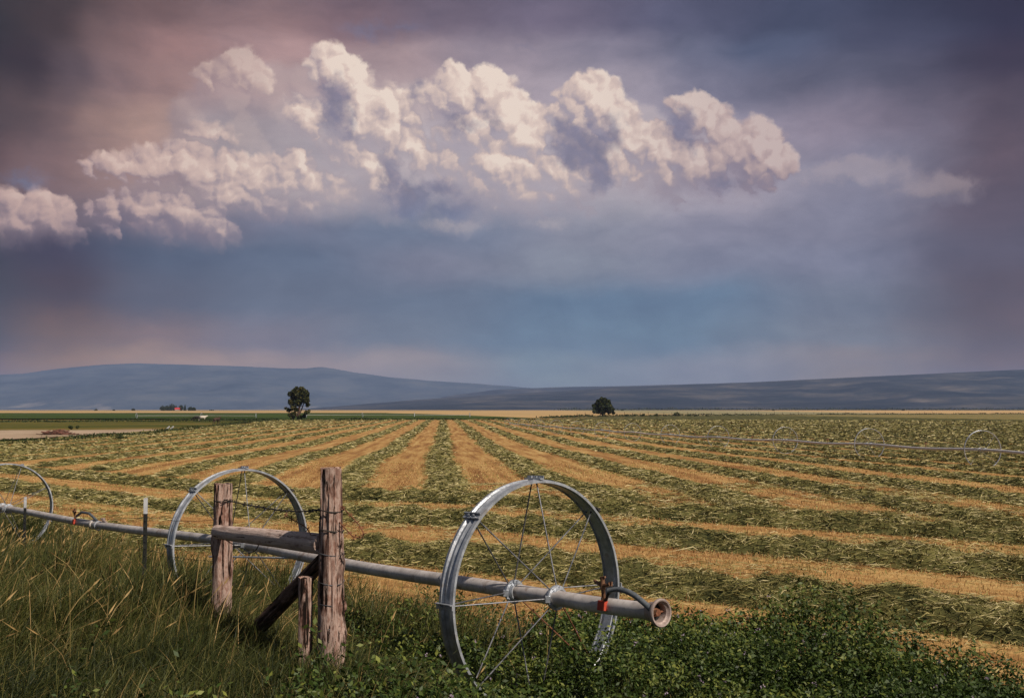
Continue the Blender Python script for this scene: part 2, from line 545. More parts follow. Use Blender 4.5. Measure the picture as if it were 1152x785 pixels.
def alf_lim(X, Y):
    """how far the uncut strip reaches into the field"""
    return np.interp(along(X, Y), [-6, -3.2, -1.5, 0, 2.5, 6], [-3.2, -3.3, -3.9, -3.6, -2.2, -1.3])


def gz(x, y): return float(ground(np.array([x]), np.array([y]))[0])


def on_ground(px, py):
    """where the ray through a photograph pixel meets the ground"""
    d = ray(px, py)
    lo = 2.0
    Y = lo
    while Y < 20000:
        z = ZC + d.z * Y / d.y
        if z <= gz(d.x * Y / d.y, Y):
            break
        Y *= 1.01
    return Vector((d.x * Y / d.y, Y, gz(d.x * Y / d.y, Y)))


# ------------------------------------------------------------------ materials
def new_mat(name):
    m_ = bpy.data.materials.new(name)
    m_.use_nodes = True
    m_.node_tree.nodes.clear()
    return m_, NT(m_.node_tree)


def finish(N, color, rough=0.8, metal=0.0, spec=0.3, bump=None, bump_d=0.01, bump_s=1.0, translucent=0.0):
    b = N.n('ShaderNodeBsdfPrincipled')
    N.put(b.inputs['Base Color'], color if isinstance(color, bpy.types.NodeSocket) else (*color, 1))
    N.put(b.inputs['Roughness'], rough); N.put(b.inputs['Metallic'], metal)
    N.put(b.inputs['Specular IOR Level'], spec)
    if bump is not None:
        bp = N.n('ShaderNodeBump')
        N.put(bp.inputs['Height'], bump); bp.inputs['Distance'].default_value = bump_d; bp.inputs['Strength'].default_value = bump_s
        N.t.links.new(bp.outputs[0], b.inputs['Normal'])
    sh = b.outputs[0]
    if translucent:
        tr = N.n('ShaderNodeBsdfTranslucent')
        N.put(tr.inputs[0], color if isinstance(color, bpy.types.NodeSocket) else (*color, 1))
        mx = N.n('ShaderNodeMixShader'); mx.inputs[0].default_value = translucent
        N.t.links.new(sh, mx.inputs[1]); N.t.links.new(tr.outputs[0], mx.inputs[2])
        sh = mx.outputs[0]
    o = N.n('ShaderNodeOutputMaterial')
    N.t.links.new(sh, o.inputs[0])


def obj_co(N): return N.n('ShaderNodeTexCoord').outputs['Object']
def tint_of(N):
    a = N.n('ShaderNodeAttribute'); a.attribute_name = 'tint'
    return a.outputs['Fac']


def mat_tint(name, stops, rough=0.75, spec=0.25, translucent=0.0, vary=0.35, scale=0.35, bump=0):
    m_, N = new_mat(name)
    pos = N.n('ShaderNodeNewGeometry').outputs['Position']
    t = tint_of(N)
    if vary:
        t = N.m('ADD', t, N.m('MULTIPLY', N.m('SUBTRACT', N.noise(pos, scale, 3), 0.5), vary))
    bm_ = N.noise(pos, bump, 4, 0.7) if bump else None
    finish(N, N.ramp(t, stops), rough, 0, spec, bump=bm_, bump_d=0.08, translucent=translucent)
    return m_


M = {}
M['hay'] = mat_tint('cut_hay', [(0, (0.026, 0.030, 0.009)), (0.3, (0.128, 0.118, 0.036)), (0.6, (0.285, 0.240, 0.085)), (1, (0.58, 0.49, 0.27))], 0.8, 0.2, 0.0, 0.5, 3.0)
M['stubble'] = mat_tint('stubble_blades', [(0, (0.15, 0.062, 0.022)), (0.35, (0.32, 0.165, 0.066)), (0.7, (0.52, 0.345, 0.15)), (0.9, (0.30, 0.27, 0.085)), (1, (0.15, 0.18, 0.04))], 0.8, 0.2)
M['grass'] = mat_tint('grass_blades', [(0, (0.016, 0.023, 0.005)), (0.3, (0.060, 0.068, 0.014)), (0.55, (0.145, 0.132, 0.036)), (0.75, (0.23, 0.165, 0.055)), (1, (0.50, 0.33, 0.14))], 0.6, 0.3, 0.18, 0.4, 0.8)
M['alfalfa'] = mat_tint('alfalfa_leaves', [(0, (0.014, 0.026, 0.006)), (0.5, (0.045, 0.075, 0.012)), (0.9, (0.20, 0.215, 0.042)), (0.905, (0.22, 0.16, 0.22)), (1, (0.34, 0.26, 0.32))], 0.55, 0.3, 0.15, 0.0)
M['leaf_dark'] = mat_tint('dark_tree_leaves', [(0, (0.012, 0.020, 0.006)), (0.6, (0.035, 0.048, 0.012)), (1, (0.085, 0.080, 0.020))], 0.6, 0.25, 0.12, 0.3, 0.5)
M['leaf_olive'] = mat_tint('olive_tree_leaves', [(0, (0.014, 0.022, 0.006)), (0.6, (0.055, 0.058, 0.014)), (1, (0.15, 0.11, 0.025))], 0.6, 0.25, 0.12, 0.4, 0.35)
M['weeds'] = mat_tint('ditch_weed_leaves', [(0, (0.014, 0.022, 0.007)), (0.6, (0.035, 0.05, 0.014)), (1, (0.09, 0.10, 0.03))], 0.7, 0.2, 0.0, 0.4, 0.1)


def ground_mats():
    # stubble of the mown field, streaked along the mower's way
    m_, N = new_mat('mown_stubble')
    pos = N.n('ShaderNodeNewGeometry').outputs['Position']
    X, Y, Z = N.sep(pos)
    q = N.m('SUBTRACT', X, N.m('MULTIPLY', Y, ROWK))
    pp = N.m('ADD', N.m('MULTIPLY', N.m('SUBTRACT', X, float(HB[0])), float(HN[0])), N.m('MULTIPLY', N.m('SUBTRACT', Y, float(HB[1])), float(HN[1])))
    aa = N.m('ADD', N.m('MULTIPLY', N.m('SUBTRACT', X, float(HB[0])), float(HD[0])), N.m('MULTIPLY', N.m('SUBTRACT', Y, float(HB[1])), float(HD[1])))
    head = N.smooth(pp, -0.5, 0.5)
    su = N.m('ADD', N.m('MULTIPLY', q, N.m('SUBTRACT', 1.0, head)), N.m('MULTIPLY', pp, head))
    sv = N.m('ADD', N.m('MULTIPLY', Y, N.m('SUBTRACT', 1.0, head)), N.m('MULTIPLY', aa, head))
    sp = N.xyz(su, N.m('MULTIPLY', sv, 0.05), 0.0)
    streak = N.noise(sp, 1.6, 5, 0.65)
    big = N.noise(pos, 0.06, 4, 0.6)
    fine = N.noise(pos, 9.0, 4, 0.7)
    mid = N.noise(pos, 1.3, 5, 0.65)
    t = N.m('ADD', N.m('MULTIPLY', streak, 0.60), N.m('ADD', N.m('MULTIPLY', fine, 0.22), N.m('ADD', N.m('MULTIPLY', mid, 0.22), N.m('MULTIPLY', big, 0.19))))
    c = N.ramp(t, [(0.44, (0.13, 0.055, 0.018)), (0.54, (0.26, 0.125, 0.044)), (0.62, (0.40, 0.220, 0.078)), (0.71, (0.52, 0.335, 0.130)), (0.80, (0.59, 0.43, 0.21))])
    # litter of loose hay and green regrowth
    lit = N.smooth(N.noise(pos, 2.6, 6, 0.72), 0.56, 0.70)
    c = N.mix(N.m('MULTIPLY', lit, 0.65), c, N.mix(fine, (0.10, 0.11, 0.035), (0.30, 0.27, 0.11)))
    # beyond the rows one can tell apart, the swaths read as streaks
    tele = N.m('ABSOLUTE', N.m('SUBTRACT', N.m('FRACT', N.m('ADD', N.m('DIVIDE', q, 4.3), N.m('MULTIPLY', N.m('SUBTRACT', mid, 0.5), 0.25))), 0.5))
    far = N.smooth(q, 186, 192)
    sw = N.m('MULTIPLY', far, N.smooth(tele, 0.05, 0.15))
    c = N.mix(sw, c, N.mix(fine, (0.07, 0.075, 0.025), (0.26, 0.23, 0.09)))
    finish(N, c, 0.9, 0, 0.1, bump=N.m('ADD', fine, N.m('MULTIPLY', mid, 0.6)), bump_d=0.05)
    M['field'] = m_

    m_, N = new_mat('dry_pasture')
    pos = N.n('ShaderNodeNewGeometry').outputs['Position']
    fl = N.v('MULTIPLY', pos, (0.25, 1.0, 1.0))
    a = N.noise(fl, 0.035, 6, 0.62); b = N.noise(pos, 0.8, 5, 0.7); near = N.noise(pos, 6.0, 4, 0.7)
    t = N.m('ADD', N.m('MULTIPLY', a, 0.75), N.m('MULTIPLY', b, 0.35))
    c = N.ramp(t, [(0.38, (0.035, 0.045, 0.012)), (0.52, (0.085, 0.085, 0.02)), (0.62, (0.15, 0.115, 0.03)), (0.72, (0.24, 0.15, 0.06)), (0.8, (0.36, 0.24, 0.12))])
    yy = N.sep(pos)[1]
    c = N.mix(N.smooth(yy, 40, 70), N.mix(near, (0.012, 0.014, 0.006), (0.05, 0.05, 0.018)), c)
    finish(N, c, 0.95, 0, 0.05, bump=near, bump_d=0.04)
    M['pasture'] = m_

    m_, N = new_mat('green_crop')
    pos = N.n('ShaderNodeNewGeometry').outputs['Position']
    a = N.noise(N.v('MULTIPLY', pos, (0.12, 1, 1)), 0.02, 6, 0.65); b = N.noise(pos, 0.5, 4, 0.7)
    t = N.m('ADD', N.m('MULTIPLY', a, 0.75), N.m('MULTIPLY', b, 0.3))
    c = N.ramp(t, [(0.38, (0.022, 0.040, 0.010)), (0.5, (0.045, 0.070, 0.014)), (0.62, (0.085, 0.105, 0.022)), (0.75, (0.17, 0.14, 0.05))])
    finish(N, c, 0.95, 0, 0.05)
    M['crop'] = m_

    m_, N = new_mat('ripe_wheat')
    pos = N.n('ShaderNodeNewGeometry').outputs['Position']
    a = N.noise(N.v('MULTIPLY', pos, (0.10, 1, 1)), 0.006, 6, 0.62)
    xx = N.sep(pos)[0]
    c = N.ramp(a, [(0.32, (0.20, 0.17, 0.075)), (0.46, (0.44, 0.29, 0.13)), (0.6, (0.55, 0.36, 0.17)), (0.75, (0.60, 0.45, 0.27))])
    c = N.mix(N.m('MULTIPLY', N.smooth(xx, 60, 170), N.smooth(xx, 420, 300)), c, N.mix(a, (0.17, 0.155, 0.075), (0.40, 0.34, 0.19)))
    finish(N, c, 0.95, 0, 0.05)
    M['wheat'] = m_

    m_, N = new_mat('pale_dirt')
    pos = N.n('ShaderNodeNewGeometry').outputs['Position']
    c = N.ramp(N.noise(N.v('MULTIPLY', pos, (0.4, 1, 1)), 0.3, 5, 0.65), [(0.35, (0.20, 0.14, 0.085)), (0.5, (0.40, 0.29, 0.20)), (0.7, (0.52, 0.41, 0.30))])
    finish(N, c, 0.95, 0, 0.05)
    M['dirt'] = m_

    m_, N = new_mat('mountain_slope')
    pos = N.n('ShaderNodeNewGeometry').outputs['Position']
    X, Y, Z = N.sep(pos)
    a = N.noise(N.v('MULTIPLY', pos, (1, 0.5, 4)), 0.0018, 8, 0.72)
    c = N.ramp(a, [(0.35, (0.035, 0.054, 0.080)), (0.5, (0.070, 0.090, 0.118)), (0.62, (0.105, 0.118, 0.135)), (0.78, (0.13, 0.13, 0.13))])
    pale = N.m('MULTIPLY', N.smooth(N.noise(N.v('MULTIPLY', pos, (1, 0.3, 4)), 0.0021, 5, 0.6), 0.54, 0.64), N.smooth(Z, 110, 10))
    c = N.mix(N.m('MULTIPLY', pale, 0.4), c, (0.50, 0.42, 0.36))
    finish(N, c, 0.95, 0, 0.05)
    M['mountain'] = m_

    m_, N = new_mat('sage_hills')
    pos = N.n('ShaderNodeNewGeometry').outputs['Position']
    X, Y, Z = N.sep(pos)
    a = N.noise(N.v('MULTIPLY', pos, (0.5, 0.7, 4)), 0.0045, 8, 0.72)
    c = N.ramp(a, [(0.36, (0.010, 0.017, 0.024)), (0.5, (0.028, 0.034, 0.042)), (0.62, (0.085, 0.078, 0.072)), (0.76, (0.22, 0.18, 0.15))])
    finish(N, c, 0.95, 0, 0.05)
    M['hills'] = m_


ground_mats()


# ------------------------------------------------------------------ the ground, in sheets
def sheet(name, tl, tr, nt, y_lo, y_hi, ny, mat, lift, keep=None):
    """a sheet over the land between two distances; t is X / Y"""
    ts = np.linspace(tl, tr, nt)
    s = np.linspace(0, 1, ny)
    lo = np.array([y_lo(t) if callable(y_lo) else y_lo for t in ts]); hi = np.array([y_hi(t) if callable(y_hi) else y_hi for t in ts])
    Y = lo[None, :] * (hi / lo)[None, :] ** s[:, None]
    X = Y * ts[None, :]
    Z = ground(X, Y) + lift * (1 + Y / 60)
    V = np.stack([X, Y, Z], -1).reshape(-1, 3)
    i, j = np.meshgrid(np.arange(ny - 1), np.arange(nt - 1), indexing='ij')
    a = (i * nt + j).ravel()
    F = np.stack([a, a + 1, a + nt + 1, a + nt], 1)
    if keep is not None:
        c = V[F].mean(1)
        F = F[keep(c[:, 0], c[:, 1])]
    o = link(name, np_mesh(name, V, F, mat, smooth=True))
    o['kind'] = 'structure'
    return o


def far_edge(t):
    return float(np.interp(t, [-0.6, -0.12, 0.02, 0.06, 0.12, 0.5, 1.2], [340, 340, 400, 480, 560, 860, 900]))


def left_edge(Y): return np.interp(Y, [100, 145, 196, 327, 400], [-51, -51, -57.7, -76, -87])


# base: one sheet of rings round the camera out to the horizon
def base_ground():
    rs = np.concatenate([[0.0], np.geomspace(0.4, 30000, 210)])
    na = 300
    an = np.linspace(0, 2 * np.pi, na, endpoint=False)
    Rr, A = np.meshgrid(rs, an, indexing='ij')
    X = Rr * np.sin(A); Y = Rr * np.cos(A)
    Z = ground(X, np.where(Y < 9, np.minimum(Y, 9), Y))
    Z = Z - np.where(dside(X, Y) < -0.8, 0.05, 0) - 0.0006 * np.clip(Rr, 0, 1500)
    V = np.stack([X, Y, Z], -1).reshape(-1, 3)
    i, j = np.meshgrid(np.arange(len(rs) - 1), np.arange(na), indexing='ij')
    j2 = (j + 1) % na
    F = np.stack([(i * na + j).ravel(), (i * na + j2).ravel(), ((i + 1) * na + j2).ravel(), ((i + 1) * na + j).ravel()], 1)[:, ::-1]
    o = link('ground', np_mesh('ground', V, F, M['pasture'], smooth=True))
    o['kind'] = 'structure'


base_ground()
sheet('hay_field', -0.75, 0.95, 260, 5.0, far_edge, 190, M['field'], 0.006,
      lambda X, Y: (dside(X, Y) < alf_lim(X, Y) + 0.5) & (X > left_edge(Y)))
sheet('green_crop_field', -0.9, 0.028, 90, lambda t: far_edge(t) + 6, lambda t: far_edge(t) + 8 + (1040 - far_edge(t) - 8) * (1 - min(1, max(0, (t + 0.12) / 0.148))) ** 1.3, 40, M['crop'], 0.01,
      lambda X, Y: (X > left_edge(Y) - 3) | (Y > 395))
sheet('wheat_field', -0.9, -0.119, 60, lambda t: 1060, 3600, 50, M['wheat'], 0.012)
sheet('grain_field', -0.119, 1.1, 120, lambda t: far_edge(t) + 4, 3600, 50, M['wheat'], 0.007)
tA, tB = on_ground(-70, 498), on_ground(172, 485)


def dirt():
    t0, t1 = -0.62, -0.335
    lo = lambda t: float(np.interp(t, [-0.62, -0.466, -0.403, -0.348, -0.335], [100, 121, 137, 160, 172]))
    hi = lambda t: float(np.interp(t, [-0.62, -0.466, -0.403, -0.345, -0.335], [165, 171, 171, 178, 176]))
    sheet('dirt_track', t0, t1, 40, lo, hi, 12, M['dirt'], 0.02)


dirt()


# ------------------------------------------------------------------ mountains
def range_mesh(name, prof, D, depth, mat, rough, seed, base_z=-6, back=None):
    """prof: photograph pixels along the skyline; D distance of the crest, depth of the slope before it"""
    pts = [ae(*p) for p in prof]
    azs = np.array([p[0] for p in pts]); els = np.array([p[1] for p in pts])
    n, m_ = 420, 46
    A = np.linspace(azs[0], azs[-1], n)
    E = np.interp(A, azs, els)
    k = np.hanning(9); k /= k.sum()
    E = np.convolve(np.pad(E, 4, mode='edge'), k, mode='valid')
    H = np.tan(E) * D + ZC - base_z
    s = np.concatenate([np.linspace(0, 1, m_ - 8), np.linspace(1, 1.6, 9)[1:]])
    S, HH = np.meshgrid(s, H, indexing='ij')
    AA = np.broadcast_to(A, S.shape)
    dist = D - depth * (1 - S)
    X = dist * np.sin(AA) / np.cos(AA) * 1.0
    Y = dist
    rise = np.where(S <= 1, ss(0, 1.15, S) / ss(0, 1.15, 1.0), 1 - 0.55 * (S - 1) / 0.6)
    gul = fbm(X / rough, Y / rough, seed, 5, 0.55) - 0.5
    Z = base_z + HH * np.clip(rise + gul * 0.75 * np.clip(S * 1.5, 0, 1) * np.clip((1.02 - S) * 2, 0, 1), 0, 1.0)
    V = np.stack([X, Y, Z], -1).reshape(-1, 3)
    i, j = np.meshgrid(np.arange(len(s) - 1), np.arange(n - 1), indexing='ij')
    a = (i * n + j).ravel()
    F = np.stack([a, a + 1, a + n + 1, a + n], 1)
    o = link(name, np_mesh(name, V, F, mat, smooth=True))
    o['kind'] = 'structure'


range_mesh('mountains', [(-420, 432), (-250, 424), (-100, 420), (26, 416), (60, 411), (110, 406.5), (150, 405), (185, 406.5), (225, 408), (270, 410), (320, 413), (345, 413.5), (360, 411.5), (375, 414), (400, 419), (440, 425), (480, 428), (530, 431), (580, 435), (640, 440), (720, 450), (800, 460)], 12500, 5000, M['mountain'], 1500, 11)
range_mesh('far_ridge', [(440, 460), (500, 446), (560, 438), (640, 435), (700, 434), (800, 431), (900, 427), (1000, 422), (1126, 415), (1300, 404), (1500, 398)], 9800, 2500, M['hills'], 900, 23)
range_mesh('hills', [(300, 463), (360, 458.5), (400, 455), (470, 449.5), (530, 445.5), (600, 441.5), (640, 439.5), (690, 435), (750, 433.5), (830, 430), (900, 426), (1000, 420), (1126, 412), (1300, 402), (1500, 396)], 7000, 3000, M['hills'], 700, 31)


# ------------------------------------------------------------------ air
def haze():
    m_ = bpy.data.materials.new('thin_haze')
    m_.use_nodes = True
    t = m_.node_tree
    t.nodes.clear()
    o = t.nodes.new('ShaderNodeOutputMaterial')
    p = t.nodes.new('ShaderNodeVolumePrincipled')
    p.inputs['Color'].default_value = (*HAZE_C, 1)
    p.inputs['Density'].default_value = HAZE_D
    p.inputs['Anisotropy'].default_value = 0.0
    t.links.new(p.outputs[0], o.inputs['Volume'])
    b = MB()
    b.box((0, 9000, 330), (60000, 42000, 740))
    h = b.build('haze', m_, smooth=False)
    h['kind'] = 'stuff'
    return h


haze()


# ------------------------------------------------------------------ cut hay in windrows
def strands(P, Nrm, size_l, size_w, tint, rng_, up=0.25, curl=0.5):
    """bent flat stems lying about P; returns V, F, tint"""
    n = len(P)
    th = rng_.uniform(0, 2 * np.pi, n)
    d = np.stack([np.cos(th), np.sin(th), rng_.normal(0, up, n)], 1)
    d /= np.linalg.norm(d, axis=1)[:, None]
    r_ = rng_.normal(0, 1, (n, 3)) + Nrm * 0.6
    side = np.cross(d, r_); side /= np.linalg.norm(side, axis=1)[:, None] + 1e-9
    bend = rng_.normal(0, curl, (n, 3)); bend[:, 2] = np.abs(bend[:, 2]) * 0.5
    l = size_l * np.clip(rng_.lognormal(0, 0.42, n), 0.4, 2.6); w = size_w * rng_.uniform(0.55, 1.25, n)
    a = P - d * (l / 2)[:, None]
    m_ = P + bend * (l * 0.28)[:, None]
    b = P + d * (l / 2)[:, None]
    hw = side * (w / 2)[:, None]
    V = np.stack([a - hw * 0.6, a + hw * 0.6, m_ - hw, m_ + hw, b - hw * 0.5, b + hw * 0.5], 1).reshape(-1, 3)
    k = np.arange(n)[:, None] * 6
    F = np.concatenate([k + np.array([[0, 1, 3, 2]]), k + np.array([[2, 3, 5, 4]])], 0)
    return V, F, np.repeat(tint, 6)


ORD = ['first', 'second', 'third', 'fourth', 'fifth', 'sixth', 'seventh', 'eighth', 'ninth', 'tenth', 'eleventh', 'twelfth', 'thirteenth', 'fourteenth', 'fifteenth', 'sixteenth', 'seventeenth', 'eighteenth', 'nineteenth', 'twentieth']


def windrow(path, seed, label, group, wid=1.75, hgt=0.34, dens=1.0):
    """path: plan points; a heaped swath with loose stems all over it"""
    rg = np.random.default_rng(seed)
    path = np.asarray(path, float)
    seg = np.hypot(*np.diff(path, axis=0).T)
    L = np.concatenate([[0], np.cumsum(seg)])
    # stations closer together where the row is near
    st = [0.0]
    while st[-1] < L[-1]:
        y = np.interp(st[-1], L, path[:, 1]); x = np.interp(st[-1], L, path[:, 0])
        st.append(st[-1] + max(0.14, 0.011 * math.hypot(x, y)))
    st[-1] = L[-1]
    st = np.array(st)
    C = np.stack([np.interp(st, L, path[:, 0]), np.interp(st, L, path[:, 1])], 1)
    T = np.gradient(C, axis=0); T /= np.linalg.norm(T, axis=1)[:, None] + 1e-9
    Sd = np.stack([T[:, 1], -T[:, 0]], 1)
    far = np.hypot(C[:, 0], C[:, 1])
    m_ = 13 if far.min() < 60 else 7
    u = np.linspace(-1, 1, m_)
    wob = (fbm(st * 0.12, st * 0 + seed, 3, 3) - 0.5) * 0.7
    W = wid / 2 * (0.78 + 0.5 * fbm(st * 0.35, st * 0 + seed * 1.7, 5, 3))
    U, Wg = np.meshgrid(u, W)
    off = U * Wg + wob[:, None]
    PX = C[:, 0][:, None] + Sd[:, 0][:, None] * off
    PY = C[:, 1][:, None] + Sd[:, 1][:, None] * off
    lump = np.clip(1.45 * (fbm(PX * 1.6 + seed, PY * 1.6, 7, 4, 0.6) - 0.5) + 0.5, 0.02, 1.1)
    ends = np.minimum(ss(0, 1.5, st), ss(0, 1.5, L[-1] - st))[:, None]
    prof = np.clip(1 - np.abs(U) ** 2.2, 0, 1) ** 0.8
    H = hgt * prof * (0.35 + 1.3 * lump) * (0.15 + 0.85 * ends)
    G = ground(PX, PY)
    Z = G + H + 0.006 * (1 + PY / 60) - 0.03 * (np.abs(U) > 0.99)
    V = np.stack([PX, PY, Z], -1).reshape(-1, 3)
    i, j = np.meshgrid(np.arange(len(st) - 1), np.arange(m_ - 1), indexing='ij')
    a = (i * m_ + j).ravel()
    F = np.stack([a, a + 1, a + m_ + 1, a + m_], 1)
    tint = (-0.05 + 0.55 * fbm(PX * 2.3, PY * 2.3, 9, 3)).ravel()  # mound tinted dark: shade between the loose stems is painted in
    # loose stems, thicker and fewer with distance
    area = np.gradient(st) * W * 2
    wl = np.maximum(0.14, np.minimum(0.0045 * far, 0.16 + 0.0016 * far)); ww = np.maximum(0.0075, 0.00072 * far)
    cnt = np.where(far < 340, area / (wl * ww) * dens * np.interp(far, [15, 60, 120, 340], [1.2, 0.95, 0.6, 0.35]), 0)
    vis = np.abs(C[:, 0] / np.maximum(C[:, 1], 1)) < 0.62
    cnt = np.where(vis & (C[:, 1] > 3), cnt, 0)
    n = int(cnt.sum())
    if n > 0:
        k = rg.choice(len(st), n, p=cnt / cnt.sum())
        tt = rg.uniform(0, 1, n)
        k2 = np.minimum(k + 1, len(st) - 1)
        uu = np.where(rg.uniform(0, 1, n) < 0.7, rg.uniform(-1.08, 1.08, n), np.clip(rg.normal(0, 0.7, n), -1.4, 1.4))
        o = uu * (W[k] * (1 - tt) + W[k2] * tt) + wob[k] * (1 - tt) + wob[k2] * tt
        cx = C[k, 0] * (1 - tt) + C[k2, 0] * tt + Sd[k, 0] * o
        cyy = C[k, 1] * (1 - tt) + C[k2, 1] * tt + Sd[k, 1] * o
        lp = np.clip(1.45 * (fbm(cx * 1.6 + seed, cyy * 1.6, 7, 4, 0.6) - 0.5) + 0.5, 0.02, 1.1)
        pr = np.clip(1 - np.abs(uu) ** 2.2, 0, 1) ** 0.8
        hh = hgt * pr * (0.35 + 1.3 * lp)
        z = ground(cx, cyy) + hh + 0.006 * (1 + cyy / 60) + np.abs(rg.normal(0, 0.018, n))
        P = np.stack([cx, cyy, z], 1)
        tn = np.clip(0.16 + 0.62 * fbm(cx * 2.3, cyy * 2.3, 9, 3) + rg.normal(0.04, 0.22, n), 0, 1)
        V2, F2, t2 = strands(P, np.array([0, 0, 1.0]), wl[k], ww[k], tn, rg, np.interp(far[k], [12, 40, 120], [0.30, 0.16, 0.05]))
        F = np.concatenate([F, F2 + len(V)]); V = np.concatenate([V, V2])
        sm = np.concatenate([np.ones(len(a), bool), np.zeros(len(F2), bool)])
        tint = np.concatenate([tint, t2])
    else:
        sm = True
    o = link('windrow', np_mesh('windrow', V, F, M['hay'], tint=tint, smooth=sm))
    tag(o, label, 'windrow', group)
    return o


def nth(k): return ORD[k - 1] if k <= 20 else None


def field_rows():
    for k in range(-26, 44):
        q = k * 4.3
        ys = np.geomspace(12, 900, 260)
        xs = q + ROWK * ys
        if k == 1: xs = xs + 1.3 * (1 - ss(28, 46, ys))
        if k == -1: xs = xs + 0.7 * (1 - ss(28, 60, ys))
        ok = (perp(xs, ys) < -1.2) & (ys < np.array([far_edge(x / y) for x, y in zip(xs, ys)]) - 2) & (xs > left_edge(ys) + 2)
        if ok.sum() < 4:
            continue
        pts = np.stack([xs[ok], ys[ok]], 1)
        if np.abs(pts[:, 0] / pts[:, 1]).min() > 0.56:
            continue
        n = abs(k)
        if k == 0: lab = 'broad green hay windrow running straight away between the gate post and the big wheel'
        elif k > 0 and n <= 20: lab = f'hay windrow running away, {nth(n)} to the right of the broad middle one'
        elif k < 0 and n <= 20: lab = f'hay windrow running away, {nth(n)} to the left of the broad middle one'
        else: lab = 'thin distant hay windrow among the far rows beyond the right wheel line' if k > 0 else 'thin distant hay windrow at the left edge of the mown field'
        windrow(pts, 100 + k, lab, 'windrows running away over the field', wid=1.42, hgt=0.165)
    names = ['hay windrow across the ends of the long rows, farthest of the headland swaths',
             'hay windrow along the headland, between the farthest and the nearest long swath',
             'ragged hay windrow along the headland, nearest long swath behind the wheel rim',
             'short ragged hay windrow just behind the pipe at the left of the fence']
    for k, pp in enumerate((1.5, 6.3, 11.2, 15.6)):
        a0, a1 = (-42, 48) if k < 3 else (7, 40)
        aa = np.linspace(a0, a1, 160)
        xs = HB[0] + HD[0] * aa + HN[0] * pp; ys = HB[1] + HD[1] * aa + HN[1] * pp
        ok = (ys > 4) & (xs > left_edge(ys) + 3)
        windrow(np.stack([xs[ok], ys[ok]], 1), 300 + k, names[k], 'windrows along the headland', wid=1.5, hgt=0.25, dens=1.2)


field_rows()


# ------------------------------------------------------------------ stubble, grass and alfalfa
def blades(X, Y, h, w, lean, tint, rg, nseg=3, lean_dir=None, tipw=0.15, z0=None):
    n = len(X)
    Z = ground(X, Y) if z0 is None else z0
    th = rg.uniform(0, 2 * np.pi, n)
    ld = th if lean_dir is None else lean_dir + rg.normal(0, 1.3, n)
    wd = rg.uniform(0, 2 * np.pi, n)
    s = np.linspace(0, 1, nseg + 1)
    V = np.empty((n, nseg + 1, 2, 3))
    for i, t in enumerate(s):
        fx = lean * h * t ** 2
        x = X + np.cos(ld) * fx; y = Y + np.sin(ld) * fx
        z = Z + h * t * (1 - 0.42 * np.minimum(lean, 1.4) * t)
        ww = w * (1 - t) ** 0.7 + w * tipw * t
        V[:, i, 0] = np.stack([x - np.cos(wd) * ww / 2, y - np.sin(wd) * ww / 2, z], 1)
        V[:, i, 1] = np.stack([x + np.cos(wd) * ww / 2, y + np.sin(wd) * ww / 2, z], 1)
    V = V.reshape(-1, 3)
    b = np.arange(n)[:, None] * (2 * (nseg + 1))
    F = np.concatenate([b + np.array([[2 * i, 2 * i + 1, 2 * i + 3, 2 * i + 2]]) for i in range(nseg)], 0)
    return V, F, np.repeat(tint, 2 * (nseg + 1))


def join(parts):
    V, F, T, b = [], [], [], 0
    for v, f, t in parts:
        V.append(v); F.append(f + b); T.append(t); b += len(v)
    return np.concatenate(V), np.concatenate(F), np.concatenate(T)


def scatter(n, x0, x1, y0, y1, rg, keep):
    X = rg.uniform(x0, x1, n); Y = rg.uniform(y0, y1, n)
    k = rg.uniform(0, 1, n) < keep(X, Y)
    return X[k], Y[k]


def in_view(X, Y, m=0.54): return (np.abs(X) < Y * m + 1.3).astype(float)


def stubble():
    rg = np.random.default_rng(21)
    parts = []
    for (n, x0, x1, y0, y1, hh, ww) in ((70000, -6, 13, 8, 20, 0.075, 0.009), (110000, -20, 20, 18, 38, 0.07, 0.017), (80000, -30, 30, 36, 62, 0.06, 0.032)):
        X, Y = scatter(n, x0, x1, y0, y1, rg, lambda X, Y: in_view(X, Y) * (dside(X, Y) < alf_lim(X, Y) + 0.3) * np.clip(0.25 + 1.3 * (fbm(X * 0.5, Y * 0.5, 4) - 0.2), 0, 1))
        m_ = len(X)
        t = np.clip(0.15 + 0.75 * fbm(X * 0.35, Y * 0.35, 14) + rg.normal(0, 0.20, m_) + 0.25 * (fbm(X * 0.2, Y * 0.2, 8) > 0.56), 0, 1)
        parts.append(blades(X, Y, hh * rg.uniform(0.4, 1.4, m_), ww * rg.uniform(0.6, 1.3, m_), rg.uniform(0, 1.0, m_), t, rg, 2, tipw=0.5))
    # loose stems dropped between the rows
    X, Y = scatter(60000, -16, 16, 8, 40, rg, lambda X, Y: in_view(X, Y) * (dside(X, Y) < -1.4) * np.where((fbm(X * 0.8, Y * 0.8, 6) > 0.52) | ((perp(X, Y) > 10.2) & (along(X, Y) < -1.5)), 1.0, 0.06))
    P = np.stack([X, Y, ground(X, Y) + 0.03], 1)
    V, F, t = strands(P, np.array([0, 0, 1.0]), np.maximum(0.2, Y * 0.009), np.maximum(0.010, Y * 0.0007), np.clip(rg.normal(0.62, 0.2, len(X)), 0, 1), rg, 0.12)
    V1, F1, t1 = join(parts)
    o = link('stubble', np_mesh('stubble', V1, F1, M['stubble'], tint=t1))
    tag(o, 'golden orange stubble of the mown field between the windrows', 'stubble', kind='stuff')
    o = link('loose_hay', np_mesh('loose_hay', V, F, M['hay'], tint=t))
    tag(o, 'loose pale hay stems scattered on the stubble', 'hay', kind='stuff')


stubble()


